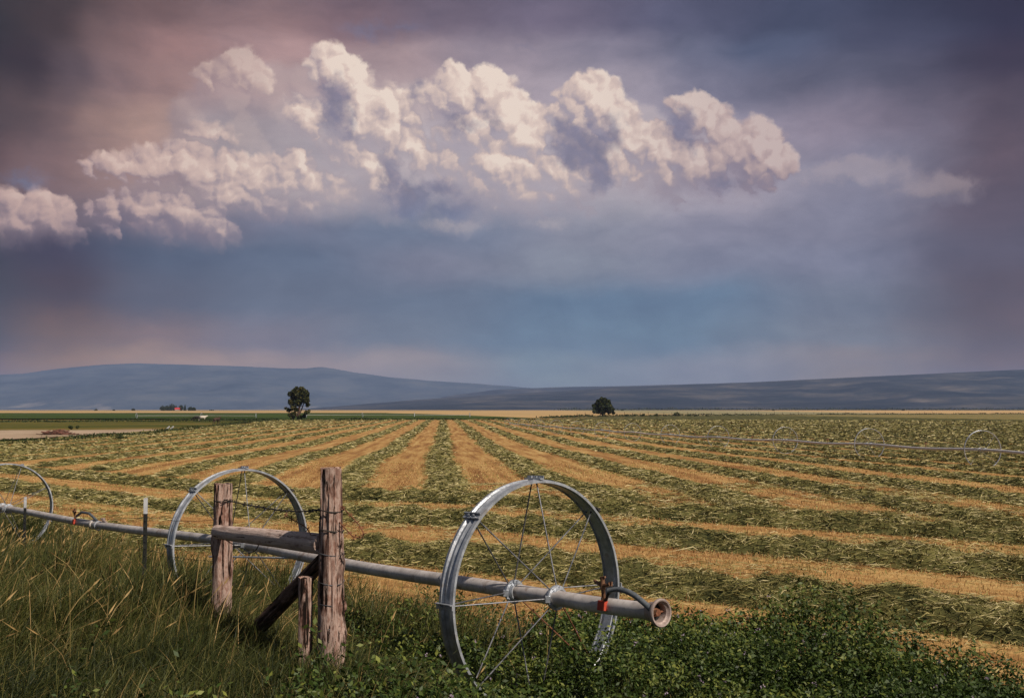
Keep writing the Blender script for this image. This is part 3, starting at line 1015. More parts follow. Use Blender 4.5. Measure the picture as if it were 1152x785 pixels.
def grasses():
    rg = np.random.default_rng(33)
    parts = []

    def left_w(X, Y):
        d, a = dside(X, Y), along(X, Y)
        lim = np.where(a > 2, -1.2 + 0.5 * (fbm(X, Y, 2) - 0.5), -1.4)
        w = ss(lim - 0.3, lim + 0.5, d)
        right = ss(-1.4, 1.0, a + 2.0 * ss(0.2, 1.0, d))           # fewer to the right of the big wheel
        return w * (0.12 + 0.88 * right)
    # dense undergrowth
    for (n, x0, x1, y0, y1, hm, ww) in ((200000, -7, 3.6, 4.0, 9.5, 0.33, 0.0075), (132000, -10.5, 1.5, 8.5, 16, 0.34, 0.011), (55000, -16, -2, 14, 30, 0.33, 0.019)):
        X, Y = scatter(n, x0, x1, y0, y1, rg, lambda X, Y: in_view(X, Y) * left_w(X, Y) * np.clip(0.45 + 1.1 * (fbm(X * 0.9, Y * 0.9, 12) - 0.3), 0.08, 1))
        m_ = len(X)
        patch = fbm(X * 0.7, Y * 0.7, 19)
        h = hm * (0.25 + 1.25 * fbm(X * 1.2, Y * 1.2, 12)) * rg.uniform(0.5, 1.35, m_)
        a = along(X, Y)
        h = h * (1 + 0.75 * ss(0.8, 2.8, a))
        t = np.clip(-0.13 + 0.66 * patch + rg.normal(0.05, 0.15, m_) + 0.42 * (rg.uniform(0, 1, m_) < 0.10) - 0.10 * ss(1.4, 0.2, a), 0, 0.98)
        parts.append(blades(X, Y, h, ww * rg.uniform(0.6, 1.4, m_), rg.uniform(0.1, 1.15, m_), t, rg, 3, lean_dir=0.15))
    X, Y = scatter(26000, -9, 2.6, 4.4, 15, rg, lambda X, Y: in_view(X, Y) * left_w(X, Y) * np.clip(2.2 * (fbm(X * 1.4, Y * 1.4, 91) - 0.35), 0.05, 1))
    m_ = len(X)
    parts.append(blades(X, Y, rg.uniform(0.16, 0.46, m_), np.maximum(0.006, Y * 0.0008), rg.uniform(0.3, 1.3, m_), np.clip(rg.normal(0.60, 0.14, m_), 0.3, 0.9), rg, 4, lean_dir=0.3))
    # tall seed stems and dry stalks with heads
    X, Y = scatter(5200, -13, 1.5, 4.6, 24, rg, lambda X, Y: in_view(X, Y) * left_w(X, Y) * np.clip(2.6 * (fbm(X * 0.55, Y * 0.55, 29) - 0.34), 0.03, 1) * ss(-1.2, 1.0, along(X, Y)) * (0.25 + 0.75 * ss(5.5, 8.5, Y)))
    m_ = len(X)
    h = rg.uniform(0.40, 0.76, m_) * (0.75 + 0.45 * fbm(X * 0.5, Y * 0.5, 41)); lean = rg.uniform(0.15, 0.8, m_)
    w = np.maximum(0.0045, Y * 0.00055)
    t = np.clip(rg.normal(0.86, 0.10, m_), 0.55, 1)
    th = 0.25
    st = blades(X, Y, h, w, lean, t, rg, 4, lean_dir=th, tipw=0.8)
    parts3 = [(st[0], st[1], st[2])]
    tip = st[0].reshape(m_, 5, 2, 3)
    e0 = tip[:, 3].mean(1); e1 = tip[:, 4].mean(1)
    dv = e1 - e0; dv /= np.linalg.norm(dv, axis=1)[:, None] + 1e-9
    hl = rg.uniform(0.06, 0.14, m_); hw = np.maximum(0.010, Y * 0.0010) * rg.uniform(0.8, 1.5, m_)
    for ang in (0.0, 1.57):
        sd_ = np.cross(dv, np.stack([np.full(m_, math.cos(ang)), np.full(m_, math.sin(ang)), np.full(m_, 0.3)], 1))
        sd_ /= np.linalg.norm(sd_, axis=1)[:, None] + 1e-9
        c = e1
        V = np.stack([c - dv * (hl * 0.35)[:, None], c + sd_ * (hw / 2)[:, None] + dv * (hl * 0.05)[:, None], c + dv * (hl * 0.75)[:, None], c - sd_ * (hw / 2)[:, None] + dv * (hl * 0.05)[:, None]], 1).reshape(-1, 3)
        F = np.arange(m_)[:, None] * 4 + np.array([[0, 1, 2, 3]])
        parts3.append((V, F, np.repeat(np.clip(t + 0.06, 0, 1), 4)))
    V, F, T = join(parts)
    o = link('roadside_grass', np_mesh('roadside_grass', V, F, M['grass'], tint=T))
    tag(o, 'long green roadside grass round the fence posts', 'grass', kind='stuff')
    V, F, T = join(parts3)
    o = link('seed_grass', np_mesh('seed_grass', V, F, M['grass'], tint=T))
    tag(o, 'tall dry golden grass stalks with seed heads along the fence', 'grass', kind='stuff')


grasses()


def alfalfa():
    rg = np.random.default_rng(51)

    def wgt(X, Y):
        d, a = dside(X, Y), along(X, Y)
        lim = alf_lim(X, Y) + 0.9 * (fbm(X * 1.3, Y * 1.3, 8) - 0.5)
        w = ss(lim - 0.15, lim + 0.35, d) * (1 - ss(0.2, 1.2, d) * (1 - 0.75 * ss(-1.2, -3.0, a)))
        thin = np.interp(a, [-5, -3.6, -2.2, 0.5, 1.8, 3, 5], [0.22, 0.35, 1.0, 1.0, 0.6, 0.16, 0.0])
        return w * thin * np.clip(0.4 + 1.5 * (fbm(X * 1.1, Y * 1.1, 77) - 0.25), 0.12, 1)
    X, Y = scatter(54000, -6, 8.2, 5.2, 15, rg, lambda X, Y: in_view(X, Y, 0.56) * wgt(X, Y))
    n = len(X)
    H = (0.10 + 0.62 * fbm(X * 1.3, Y * 1.3, 77, 4) ** 1.4) * rg.uniform(0.5, 1.25, n)
    H = H * np.interp(along(X, Y), [-5, -3.6, -2.4, -0.4, 0.4, 3], [0.45, 0.55, 0.95, 1.6, 1.0, 0.9])
    H = H * (1 - 0.62 * np.exp(-((along(X, Y) + 0.25) / 0.75) ** 2 - ((dside(X, Y) - 1.15) / 0.62) ** 2))
    H = np.maximum(H, rg.uniform(0.45, 0.85, n) * np.exp(-((along(X, Y) + 0.32) / 0.6) ** 2 - ((dside(X, Y) + 0.52) / 0.42) ** 2))
    G = ground(X, Y)
    ld = rg.uniform(0, 2 * np.pi, n); ln = rg.uniform(0, 0.5, n) * H
    k = 26
    I = np.repeat(np.arange(n), k)
    s = rg.beta(2.2, 1.3, n * k)
    px = X[I] + np.cos(ld[I]) * ln[I] * s ** 2 + rg.normal(0, 0.034, n * k)
    py = Y[I] + np.sin(ld[I]) * ln[I] * s ** 2 + rg.normal(0, 0.028, n * k)
    pz = G[I] + H[I] * s + rg.normal(0, 0.012, n * k)
    P = np.stack([px, py, pz], 1)
    nr = rg.normal(0, 1, (n * k, 3)); nr[:, 2] = np.abs(nr[:, 2]) + 0.4
    nr /= np.linalg.norm(nr, axis=1)[:, None]
    u = np.cross(nr, rg.normal(0, 1, (n * k, 3))); u /= np.linalg.norm(u, axis=1)[:, None] + 1e-9
    v = np.cross(nr, u)
    l = (rg.uniform(0.012, 0.029, n * k) * (0.7 + py * 0.035))[:, None]
    w = l * 0.48
    V = np.stack([P - u * l, P + v * w, P + u * l, P - v * w], 1).reshape(-1, 3)
    F = np.arange(n * k)[:, None] * 4 + np.array([[0, 1, 2, 3]])
    t = np.clip(0.04 + 0.56 * s + rg.normal(0, 0.15, n * k) + 0.7 * (fbm(px * 1.6, py * 1.6, 62) - 0.5), 0, 0.89)  # tint rises up the stem, painting in dark depths and sunlit yellow-green tops
    parts = [(V, F, np.repeat(t, 4))]
    st = blades(X, Y, H * 0.95, np.full(n, 0.005), ln / np.maximum(H, 0.05), np.full(n, 0.45), rg, 2, tipw=0.6)
    parts.append(st)
    # lavender flower heads on some of the stems
    fl = np.where((rg.uniform(0, 1, n) < 0.035) & (dside(X, Y) > -3.0) & (along(X, Y) > -3.4) & (along(X, Y) < 2.2))[0]
    m_ = 7
    J = np.repeat(fl, m_)
    C = np.stack([X[J] + np.cos(ld[J]) * ln[J], Y[J] + np.sin(ld[J]) * ln[J], G[J] + H[J] * 1.02], 1) + rg.normal(0, 0.009, (len(J), 3))
    u = rg.normal(0, 1, (len(J), 3)); u /= np.linalg.norm(u, axis=1)[:, None]
    v = np.cross(u, rg.normal(0, 1, (len(J), 3))); v /= np.linalg.norm(v, axis=1)[:, None] + 1e-9
    l = 0.008
    V = np.stack([C - u * l, C + v * l, C + u * l, C - v * l], 1).reshape(-1, 3)
    F = np.arange(len(J))[:, None] * 4 + np.array([[0, 1, 2, 3]])
    parts.append((V, F, np.repeat(rg.uniform(0.93, 1.0, len(J)), 4)))
    V, F, T = join(parts)
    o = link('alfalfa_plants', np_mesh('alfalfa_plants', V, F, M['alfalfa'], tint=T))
    tag(o, 'uncut alfalfa with small lavender flowers below the pipe', 'alfalfa', kind='stuff')


alfalfa()


# ------------------------------------------------------------------ metals and timber
def metal(name, c0, c1, rough, metallic, scale=9.0, streak=(1, 1, 1), dirt=None):
    m_, N = new_mat(name)
    p = N.v('MULTIPLY', obj_co(N), streak)
    a = N.noise(p, scale, 6, 0.65); b = N.noise(p, scale * 6, 3, 0.6)
    c = N.mix(N.smooth(a, 0.35, 0.65), (*c0, 1), (*c1, 1))
    c = N.mix(N.m('MULTIPLY', N.smooth(b, 0.5, 0.7), 0.35), c, (*[x * 0.6 for x in c0], 1))
    if dirt:
        c = N.mix(N.smooth(N.noise(p, scale * 0.5, 6, 0.7), 0.56, 0.66, 0.0, 0.8), c, (*dirt, 1))
    finish(N, c, N.smooth(a, 0.3, 0.7, rough - 0.08, rough + 0.12), metallic, 0.4, bump=b, bump_d=0.0015)
    return m_


M['zinc'] = metal('galvanised_steel', (0.36, 0.38, 0.41), (0.55, 0.57, 0.61), 0.36, 0.55, 12, dirt=(0.30, 0.26, 0.23))
M['alu'] = metal('weathered_aluminium', (0.42, 0.375, 0.35), (0.64, 0.585, 0.555), 0.42, 0.10, 5, dirt=(0.27, 0.19, 0.155))
M['rod'] = metal('spoke_steel', (0.10, 0.10, 0.105), (0.22, 0.22, 0.235), 0.45, 0.6, 14)
M['rust'] = metal('rusty_steel', (0.13, 0.045, 0.022), (0.24, 0.10, 0.05), 0.8, 0.2, 20)
M['darkiron'] = metal('dark_iron', (0.035, 0.032, 0.030), (0.075, 0.065, 0.055), 0.7, 0.4, 25)
M['bronze'] = metal('brown_bronze', (0.14, 0.065, 0.035), (0.26, 0.14, 0.08), 0.55, 0.5, 30)
M['red'] = metal('red_paint', (0.40, 0.038, 0.018), (0.52, 0.065, 0.03), 0.55, 0.0, 30, dirt=(0.35, 0.12, 0.07))
M['pale_alu'] = metal('pale_aluminium', (0.60, 0.56, 0.55), (0.72, 0.68, 0.67), 0.5, 0.0, 3)
M['hose'] = metal('grey_hose', (0.075, 0.085, 0.095), (0.13, 0.14, 0.15), 0.45, 0.0, 20)
M['flange'] = metal('dull_pink_metal', (0.33, 0.25, 0.22), (0.45, 0.36, 0.32), 0.55, 0.35, 25, dirt=(0.20, 0.10, 0.06))
M['white'] = metal('white_paint', (0.40, 0.40, 0.41), (0.62, 0.62, 0.63), 0.6, 0.0, 20, dirt=(0.40, 0.36, 0.32))
M['black'] = metal('black_post_paint', (0.010, 0.011, 0.010), (0.025, 0.025, 0.022), 0.8, 0.0, 25)
M['bore_dark'] = metal('painted_bore_dark', (0.008, 0.008, 0.008), (0.015, 0.013, 0.012), 0.9, 0.0, 25)


def wood(name, axis_scale, dark, mid_, pale, crack=0.485):
    m_, N = new_mat(name)
    at_ = N.n('ShaderNodeAttribute'); at_.attribute_name = 'log'
    lc = at_.outputs['Vector']
    p = N.v('MULTIPLY', lc, axis_scale)
    a = N.noise(p, 26, 7, 0.7, dist=0.5); b = N.noise(lc, 7, 5, 0.65); f = N.noise(p, 90, 4, 0.7)
    c = N.ramp(N.m('ADD', N.m('MULTIPLY', a, 0.62), N.m('MULTIPLY', b, 0.42)), [(0.40, dark), (0.48, mid_), (0.545, pale), (0.60, mid_), (0.68, pale)])
    c = N.mix(N.smooth(a, crack, crack - 0.065), c, (0.012, 0.008, 0.006, 1))
    c = N.mix(N.smooth(N.noise(N.v('MULTIPLY', lc, (1, 1, 0.35)), 9, 4, 0.6), 0.56, 0.66, 0.0, 0.7), c, (*dark, 1))
    c = N.mix(N.m('MULTIPLY', N.smooth(f, 0.55, 0.7), 0.4), c, (*[x * 0.45 for x in mid_], 1))
    finish(N, c, 0.9, 0, 0.1, bump=N.m('ADD', a, N.m('MULTIPLY', f, 0.5)), bump_d=0.012)
    return m_


M['post'] = wood('weathered_cedar', (1, 1, 0.09), (0.070, 0.032, 0.024), (0.245, 0.132, 0.098), (0.45, 0.325, 0.27))
M['rail'] = wood('weathered_rail', (1, 1, 0.07), (0.30, 0.20, 0.165), (0.52, 0.38, 0.32), (0.66, 0.52, 0.45), 0.435)
M['brace'] = wood('dark_brace', (1, 1, 0.08), (0.040, 0.022, 0.016), (0.10, 0.058, 0.042), (0.19, 0.12, 0.09))


# ------------------------------------------------------------------ irrigation wheel lines
WR = 0.965


def frame_of(axis):
    axis = Vector(axis).normalized()
    up = (Vector((0, 0, 1)) - axis * axis.z).normalized()
    return axis, up, axis.cross(up)


RIM = [(-.088, .938), (-.088, .960), (-.056, .965), (-.042, .949), (-.018, .949), (0, .962), (.018, .949), (.042, .949), (.056, .965), (.088, .960), (.088, .938),
       (.077, .938), (.077, .950), (.058, .954), (.044, .938), (-.044, .938), (-.058, .954), (-.077, .950), (-.077, .938)]


def wheel(parent, c, axis, phase=0.0, full=True, rusty=(), thick=1.0):
    A, Uv, Wv = frame_of(axis)
    c = Vector(c)
    b = MB()
    b.revolve(RIM if full else [(x * .45, r_) for x, r_ in RIM], c, A, Uv, Wv, 96 if full else 48)
    rim = b.build('wheel', M['zinc'], parent)
    hubs = (-0.26, 0.26)
    for hx in hubs:
        b = MB()
        o = c + A * hx
        b.revolve([(-.05, .066), (-.05, .078), (-.012, .080), (-.010, .103), (.010, .103), (.012, .080), (.05, .078), (.05, .066)], o, A, Uv, Wv, 28)
        if full:
            for k in range(8):
                an = phase + k * math.pi / 4 + 0.2
                e = Uv * math.cos(an) + Wv * math.sin(an)
                b.tube([o + e * .092 - A * .022, o + e * .092 + A * .022], .007, 6)
            for sgn in (-1, 1):
                e = Wv * sgn
                b.box(o + e * .10, (.04, .05, .05))
        b.build('hub', M['zinc'], rim)
    sp_all = MB()
    for k in range(8):
        an = phase + k * math.pi / 4
        e = Uv * math.cos(an) + Wv * math.sin(an)
        for hx in hubs:
            p0 = c + A * hx + e * .09
            p1 = c + A * (0.028 if hx > 0 else -0.028) + e * .945
            if full:
                b = MB()
                b.tube([p0, p1], .0062, 8)
                b.build('spoke', M['rust'] if k in rusty else M['rod'], rim)
            else:
                sp_all.tube([p0, p1], .0045 * thick, 4)
        # cleat bolted over the rim
        rot = Matrix((A, e, A.cross(e))).transposed()
        b = MB()
        b.box(c + e * .972, (.20, .012, .045), rot)
        b.box(c + e * .984 + A.cross(e) * .018, (.20, .028, .008), rot)
        if full:
            for hx in (-.03, .03):
                b.tube([c + A * hx + e * .93, c + A * hx + e * .995], .009, 6)
            b.build('cleat', M['darkiron'] if k in (1, 3, 5) else M['zinc'], rim, smooth=False)
        else:
            sp_all.v, sp_all.f = sp_all.v, sp_all.f
    if not full:
        sp_all.build('spokes', M['rod'], rim)
    return rim


def pipe_path(pts, sag=0.05, n=14):
    out = []
    for a, b in zip(pts[:-1], pts[1:]):
        for k in range(n):
            t = k / n
            p = Vector(a).lerp(Vector(b), t)
            p.z -= sag * math.sin(math.pi * t) ** 2 * min(1.0, (Vector(b) - Vector(a)).length / 10)
            out.append(p)
    out.append(Vector(pts[-1]))
    return out


def band(parent, p, d, name='coupling', r=.078, l=.09, mat='alu'):
    A, Uv, Wv = frame_of(d)
    b = MB()
    b.revolve([(-l / 2, .060), (-l / 2, r), (-l / 2 + .015, r + .006), (l / 2 - .015, r + .006), (l / 2, r), (l / 2, .060)], Vector(p), A, Uv, Wv, 28)
    return b.build(name, M[mat], parent)


def sprinkler(parent, p, d, toward, s=1.0):
    """red levelling block on the side of the pipe with a brass head on a riser"""
    A, Uv, Wv = frame_of(d)
    p = Vector(p); toward = Vector(toward).normalized()
    c = p + toward * .058 * s + Vector((0, 0, -.004))
    rot = Matrix((A, toward, A.cross(toward))).transposed()
    b = MB(); b.box(c, (.095 * s, .085 * s, .088 * s), rot)
    blk = b.build('sprinkler', M['red'], parent, smooth=False, bevel=.006)
    t0 = c + Vector((0, 0, .04)); t1 = t0 + Vector((-.012, 0, .12)) * s
    b = MB(); b.tube([t0, t1], [.017, .015], 10)
    b.revolve([(-.012, .0), (-.012, .024), (.012, .024), (.012, .0)], t0 + Vector((0, 0, .012)), Vector((0, 0, 1)), Vector((1, 0, 0)), Vector((0, 1, 0)), 8, closed=False)
    b.build('riser', M['bronze'], blk)
    h = t1 + Vector((0, 0, .012))
    b = MB()
    b.tube([h - Vector((0, 0, .03)), h + Vector((0, 0, .055))], [.022, .017], 10)
    b.tube([h, h + A * -.055 + Vector((0, 0, .012)), h + A * -.095 + Vector((0, 0, .03))], [.020, .015, .012], 8)
    b.tube([h, h + A * .05 + Vector((0, 0, .004)), h + A * .085 + Vector((0, 0, .018))], [.018, .013, .017], 8)
    b.tube([h + Vector((0, 0, .055)) - A * .03, h + Vector((0, 0, .066)) + A * .03], .009, 6)
    b.box(h + A * .09 + Vector((0, 0, .02)), (.03, .012, .035), rot)
    b.build('sprinkler_head', M['bronze'], blk)
    return blk, c


def near_line():
    H1 = Vector((.195, 8.97, WR + gz(*W1)))
    H2 = at(270, 611, 13.75); H3 = at(6, 571.5, 22.8)
    PE = at(742, 689, 7.82)
    H4 = H3 + (H3 - H2) * 1.15; H4.z = gz(H4.x, H4.y) + WR
    t = empty('irrigation_wheel_line', (H1.x, H1.y, gz(H1.x, H1.y)))
    tag(t, 'near wheel line irrigator whose long grey pipe runs beside the timber fence', 'irrigator', 'wheel lines')
    path = pipe_path([PE, H1, H2, H3, H4], 0.05)
    # small kinks where the lengths join
    ends = [path[0] + (path[1] - path[0]).normalized() * .075] + path[1:]
    b = MB(); b.tube(ends, .0635, 28)
    b.build('pipe', M['alu'], t)
    yaw = Matrix.Rotation(math.radians(4), 3, 'Z')
    wheel(t, H1, yaw @ (H2 - PE), 0.02, True, rusty=(3,))
    wheel(t, H2, yaw @ (H3 - H1), 0.05, True)
    wheel(t, H3, H3 - H2, 0.33, True)
    d1 = (PE - H1).normalized()
    toward = Vector((PNRM[0], PNRM[1], 0.15))
    # end ring
    A, Uv, Wv = frame_of(d1)
    b = MB()
    b.revolve([(-.10, .063), (-.085, .072), (-.03, .078), (-.012, .098), (0, .105), (.018, .105), (.026, .099), (.023, .088), (.010, .082), (.000, .070), (-.03, .066), (-.06, .066)], PE, A, Uv, Wv, 48)
    fl = b.build('end_flange', M['flange'], t)
    b = MB(); b.tube([PE - A * .062, PE - A * .055], .067, 24); b.build('bore_disc', M['bore_dark'], fl)  # near-black disc across the pipe end, painting the darkness inside it
    b = MB(); b.tube([PE - A * .05, PE - A * .012], [.034, .026], 12); b.tube([PE - A * .03 - Wv * .064, PE - A * .03 + Wv * .064], .008, 8); b.build('plug', M['rust'], fl)
    # sprinkler and its drain hose
    k = (8.97 - 8.25) / (8.97 - 7.82)
    sp, c = sprinkler(t, H1.lerp(PE, k), d1, toward, 0.86)
    b = MB()
    el = at(683.5, 671, 8.10)
    b.tube([c + d1 * .02 + Vector((0, 0, .04)), at(684, 668, 8.1), at(687, 664.5, 8.08)], .013, 8)
    b.build('elbow', M['darkiron'], sp)
    b = MB()
    hp = [at(684, 664.2, 8.08), at(694, 662.6, 8.04), at(704, 664.5, 7.98), at(713, 669, 7.93), at(721, 675, 7.87), at(728, 681, 7.82), at(734, 686.5, 7.78)]
    hp2 = []
    for i in range(len(hp) - 1):
        for q in range(4):
            tt = q / 4
            p0, p1, p2, p3 = hp[max(i - 1, 0)], hp[i], hp[i + 1], hp[min(i + 2, len(hp) - 1)]
            hp2.append(0.5 * ((2 * p1) + (p2 - p0) * tt + (2 * p0 - 5 * p1 + 4 * p2 - p3) * tt ** 2 + (3 * p1 - p0 - 3 * p2 + p3) * tt ** 3))
    hp2.append(hp[-1])
    b.tube(hp2, [.019] * 5 + [.0215] * (len(hp2) - 5), 12)
    hs = b.build('drain_hose', M['hose'], t)
    b = MB(); b.tube([hp2[-2], hp2[-1] + (hp2[-1] - hp2[-3]).normalized() * .02], .026, 10); b.build('hose_clamp', M['bronze'], hs)
    # second sprinkler between the next two wheels
    d2 = (H3 - H2).normalized()
    P2 = H2.lerp(H3, .588)
    P2 = min(path, key=lambda p: (p - P2).length)
    sprinkler(t, P2, d2, toward, 0.95)
    b = MB()
    q0 = P2 + Vector((0, 0, .10)) + toward * .03; q1 = P2 - d2 * 1.05 + Vector((0, 0, .06))
    b.tube([q0, q0.lerp(q1, .25) + Vector((0, 0, .09)), q0.lerp(q1, .6) + Vector((0, 0, .10)), q0.lerp(q1, .85) + Vector((0, 0, .04)), q1], .022, 8)
    b.build('drain_hose', M['hose'], t)
    for f, a_, b_ in ((.22, H1, H2), (.47, H2, H3), (.30, H3, H4)):
        q = a_.lerp(b_, f); q = min(path, key=lambda p: (p - q).length)
        band(t, q, b_ - a_)
    q = P2 - d2 * 1.1; q.z = min(path, key=lambda p: (p - q).length).z
    bb = band(t, q, d2, mat='zinc', l=.05)
    b = MB(); A, Uv, Wv = frame_of(d2)
    b.tube([q - d2 * .25 + Vector((0, 0, .06)), q - d2 * .25 + Vector((0, 0, .14))], .03, 8); b.tube([q - d2 * .40 + Vector((0, 0, .07)), q - d2 * .15 + Vector((0, 0, .12))], .02, 8)
    b.build('latch', M['flange'], t)
    # brace rod under the second wheel
    b = MB(); b.tube([H2 + Vector((-.30, -.35, -.12)), H2 + Vector((.9, -1.2, -.02))], .012, 6); b.build('tie_rod', M['zinc'], t)


near_line()


def copy_tree(o, parent=None):
    c = o.copy()
    col.objects.link(c)
    if parent is not None:
        c.parent = parent
    for ch in list(o.children):
        copy_tree(ch, c)
    return c


def right_line():
    hub = []
    for k in range(-2, 12):
        Y = 51.7 + 12.1 * k
        X = 23.1 - 1.2 * k - 0.25 * max(0, min(k, 3)) ** 2 - 1.0 * max(0, k - 3)
        hub.append(Vector((X, Y, gz(X, Y) + WR)))
    t = empty('irrigation_wheel_line', (hub[2].x, hub[2].y, gz(hub[2].x, hub[2].y)))
    tag(t, 'second wheel line irrigator crossing the windrows far out at the right of the field', 'irrigator', 'wheel lines')
    path = pipe_path(hub, 0.09)
    b = MB(); b.tube(path, .075, 12); b.build('pipe', M['pale_alu'], t)
    for k, h in enumerate(hub):
        d = hub[min(k + 1, len(hub) - 1)] - hub[max(k - 1, 0)]
        wheel(t, h, d, 0.1 + k * 0.31, False, thick=1.2)
    for a, b_ in zip(hub[:-1], hub[1:]):
        q = a.lerp(b_, .45); q.z = min(path, key=lambda p: (p - q).length).z + .06
        b = MB(); b.tube([q, q + Vector((0, 0, .22))], .025, 6); b.tube([q + Vector((-.1, 0, .2)), q + Vector((.1, 0, .26))], .03, 6)
        b.build('sprinkler', M['bronze'], t)


right_line()


def far_lines():
    """wheel lines standing out in the green crop, a few pixels high"""
    for (x0, x1, Y, lab) in ((-150, -96, 420, 'tiny wheel line irrigator in the green crop beyond the grazing cattle'), (-92, -12, 470, 'tiny wheel line irrigator in the green crop just beyond the tall tree')):
        n = int(abs(x1 - x0) / 12.2) + 1
        hub = []
        for k in range(n):
            X = x0 + 12.2 * k; y = Y + 6 * math.sin(k)
            hub.append(Vector((X, y, gz(X, y) + WR + .1)))
        t = empty('irrigation_wheel_line', hub[0])
        tag(t, lab, 'irrigator', 'wheel lines')
        b = MB(); b.tube(hub, .07, 6); b.build('pipe', M['alu'], t)
        for k, h in enumerate(hub):
            if k % 2 == 0:
                b = MB(); b.revolve([(-.08, .90), (-.08, 1.05), (.08, 1.05), (.08, .90)], h, *frame_of((1, 0.2 * math.sin(k * 2), 0)), 24)
                b.build('wheel', M['zinc'], t)


far_lines()


# ------------------------------------------------------------------ timber fence end
def post_mesh(name, base, top, r0, r1, mat, parent, seed, knots=(), n=40, m_=64, rough=1.0, chip=0.03):
    rg = np.random.default_rng(seed)
    base, top = Vector(base), Vector(top)
    ax = (top - base); L = ax.length; ax.normalize()
    A, Uv, Wv = frame_of(ax) if abs(ax.z) < 0.95 else (ax, Vector((1, 0, 0)) - ax * ax.x, None)
    Uv = Uv.normalized(); Wv = ax.cross(Uv)
    vs, fs, lc = [], [], []
    for i in range(m_ + 1):
        t = i / m_
        for k in range(n):
            a = 2 * math.pi * k / n
            r = r0 * (1 - t) + r1 * t
            ca, sa = math.cos(a), math.sin(a)
            fiss = mnoise.fractal(Vector((ca * 3.2 + seed, sa * 3.2, t * L * 1.4)), 0.6, 2.2, 5)
            ridge = abs(mnoise.noise(Vector((ca * 6.5, sa * 6.5 + seed, t * L * 0.8))))
            r *= 1 + rough * (0.10 * fiss - 0.17 * max(0, 0.15 - ridge) / 0.15 + 0.05 * math.sin(a * 2 + seed + t * 1.5) + 0.09 * mnoise.noise(Vector((ca * 0.9, sa * 0.9 + seed, t * L * 1.8))))
            for (kt, ka, kh, ks) in knots:
                dd = ((t - kt) * L / ks) ** 2 + ((math.atan2(math.sin(a - ka), math.cos(a - ka))) * r0 / ks) ** 2
                r += kh * math.exp(-dd)
            tt = t * L
            if i == m_:
                tt += chip * mnoise.noise(Vector((ca * 1.6 + seed * 3, sa * 1.6, 1.0)))
            vs.append(base + ax * tt + (Uv * ca + Wv * sa) * r); lc.append((r * ca + seed, r * sa, tt))
    for i in range(m_):
        for k in range(n):
            k2 = (k + 1) % n
            fs.append((i * n + k, i * n + k2, (i + 1) * n + k2, (i + 1) * n + k))
    # end grain, slightly domed
    c = len(vs); vs.append(top + ax * chip * 0.3); lc.append((seed, 0, L))
    for k in range(n):
        fs.append((m_ * n + k, m_ * n + (k + 1) % n, c))
    c = len(vs); vs.append(base); lc.append((seed, 0, 0))
    for k in range(n):
        fs.append(((k + 1) % n, k, c))
    b = MB(); b.add(vs, fs)
    o = b.build(name, mat, parent)
    la = o.data.attributes.new('log', 'FLOAT_VECTOR', 'POINT')
    la.data.foreach_set('vector', np.array(lc, np.float32).ravel())
    return o


def wire(name, pts, parent, r=.0035, barbs=0, mat='darkiron', twist=True):
    b = MB()
    P = [Vector(p) for p in pts]
    out = []
    for i in range(len(P) - 1):
        for q in range(8):
            tt = q / 8
            p0, p1, p2, p3 = P[max(i - 1, 0)], P[i], P[i + 1], P[min(i + 2, len(P) - 1)]
            out.append(0.5 * ((2 * p1) + (p2 - p0) * tt + (2 * p0 - 5 * p1 + 4 * p2 - p3) * tt ** 2 + (3 * p1 - p0 - 3 * p2 + p3) * tt ** 3))
    out.append(P[-1])
    b.tube(out, r, 6)
    if barbs:
        for k in range(barbs):
            i = int((k + 0.5) / barbs * (len(out) - 1))
            d = (out[min(i + 1, len(out) - 1)] - out[i - 1]).normalized()
            for s in (-1, 1):
                e = Vector((random.uniform(-1, 1), random.uniform(-1, 1), random.uniform(-1, 1)))
                e = (e - d * e.dot(d)).normalized()
                b.tube([out[i] - e * .020 + d * .006 * s, out[i] + e * .020 - d * .006 * s], r * 0.7, 4)
    return b.build(name, M[mat], parent)


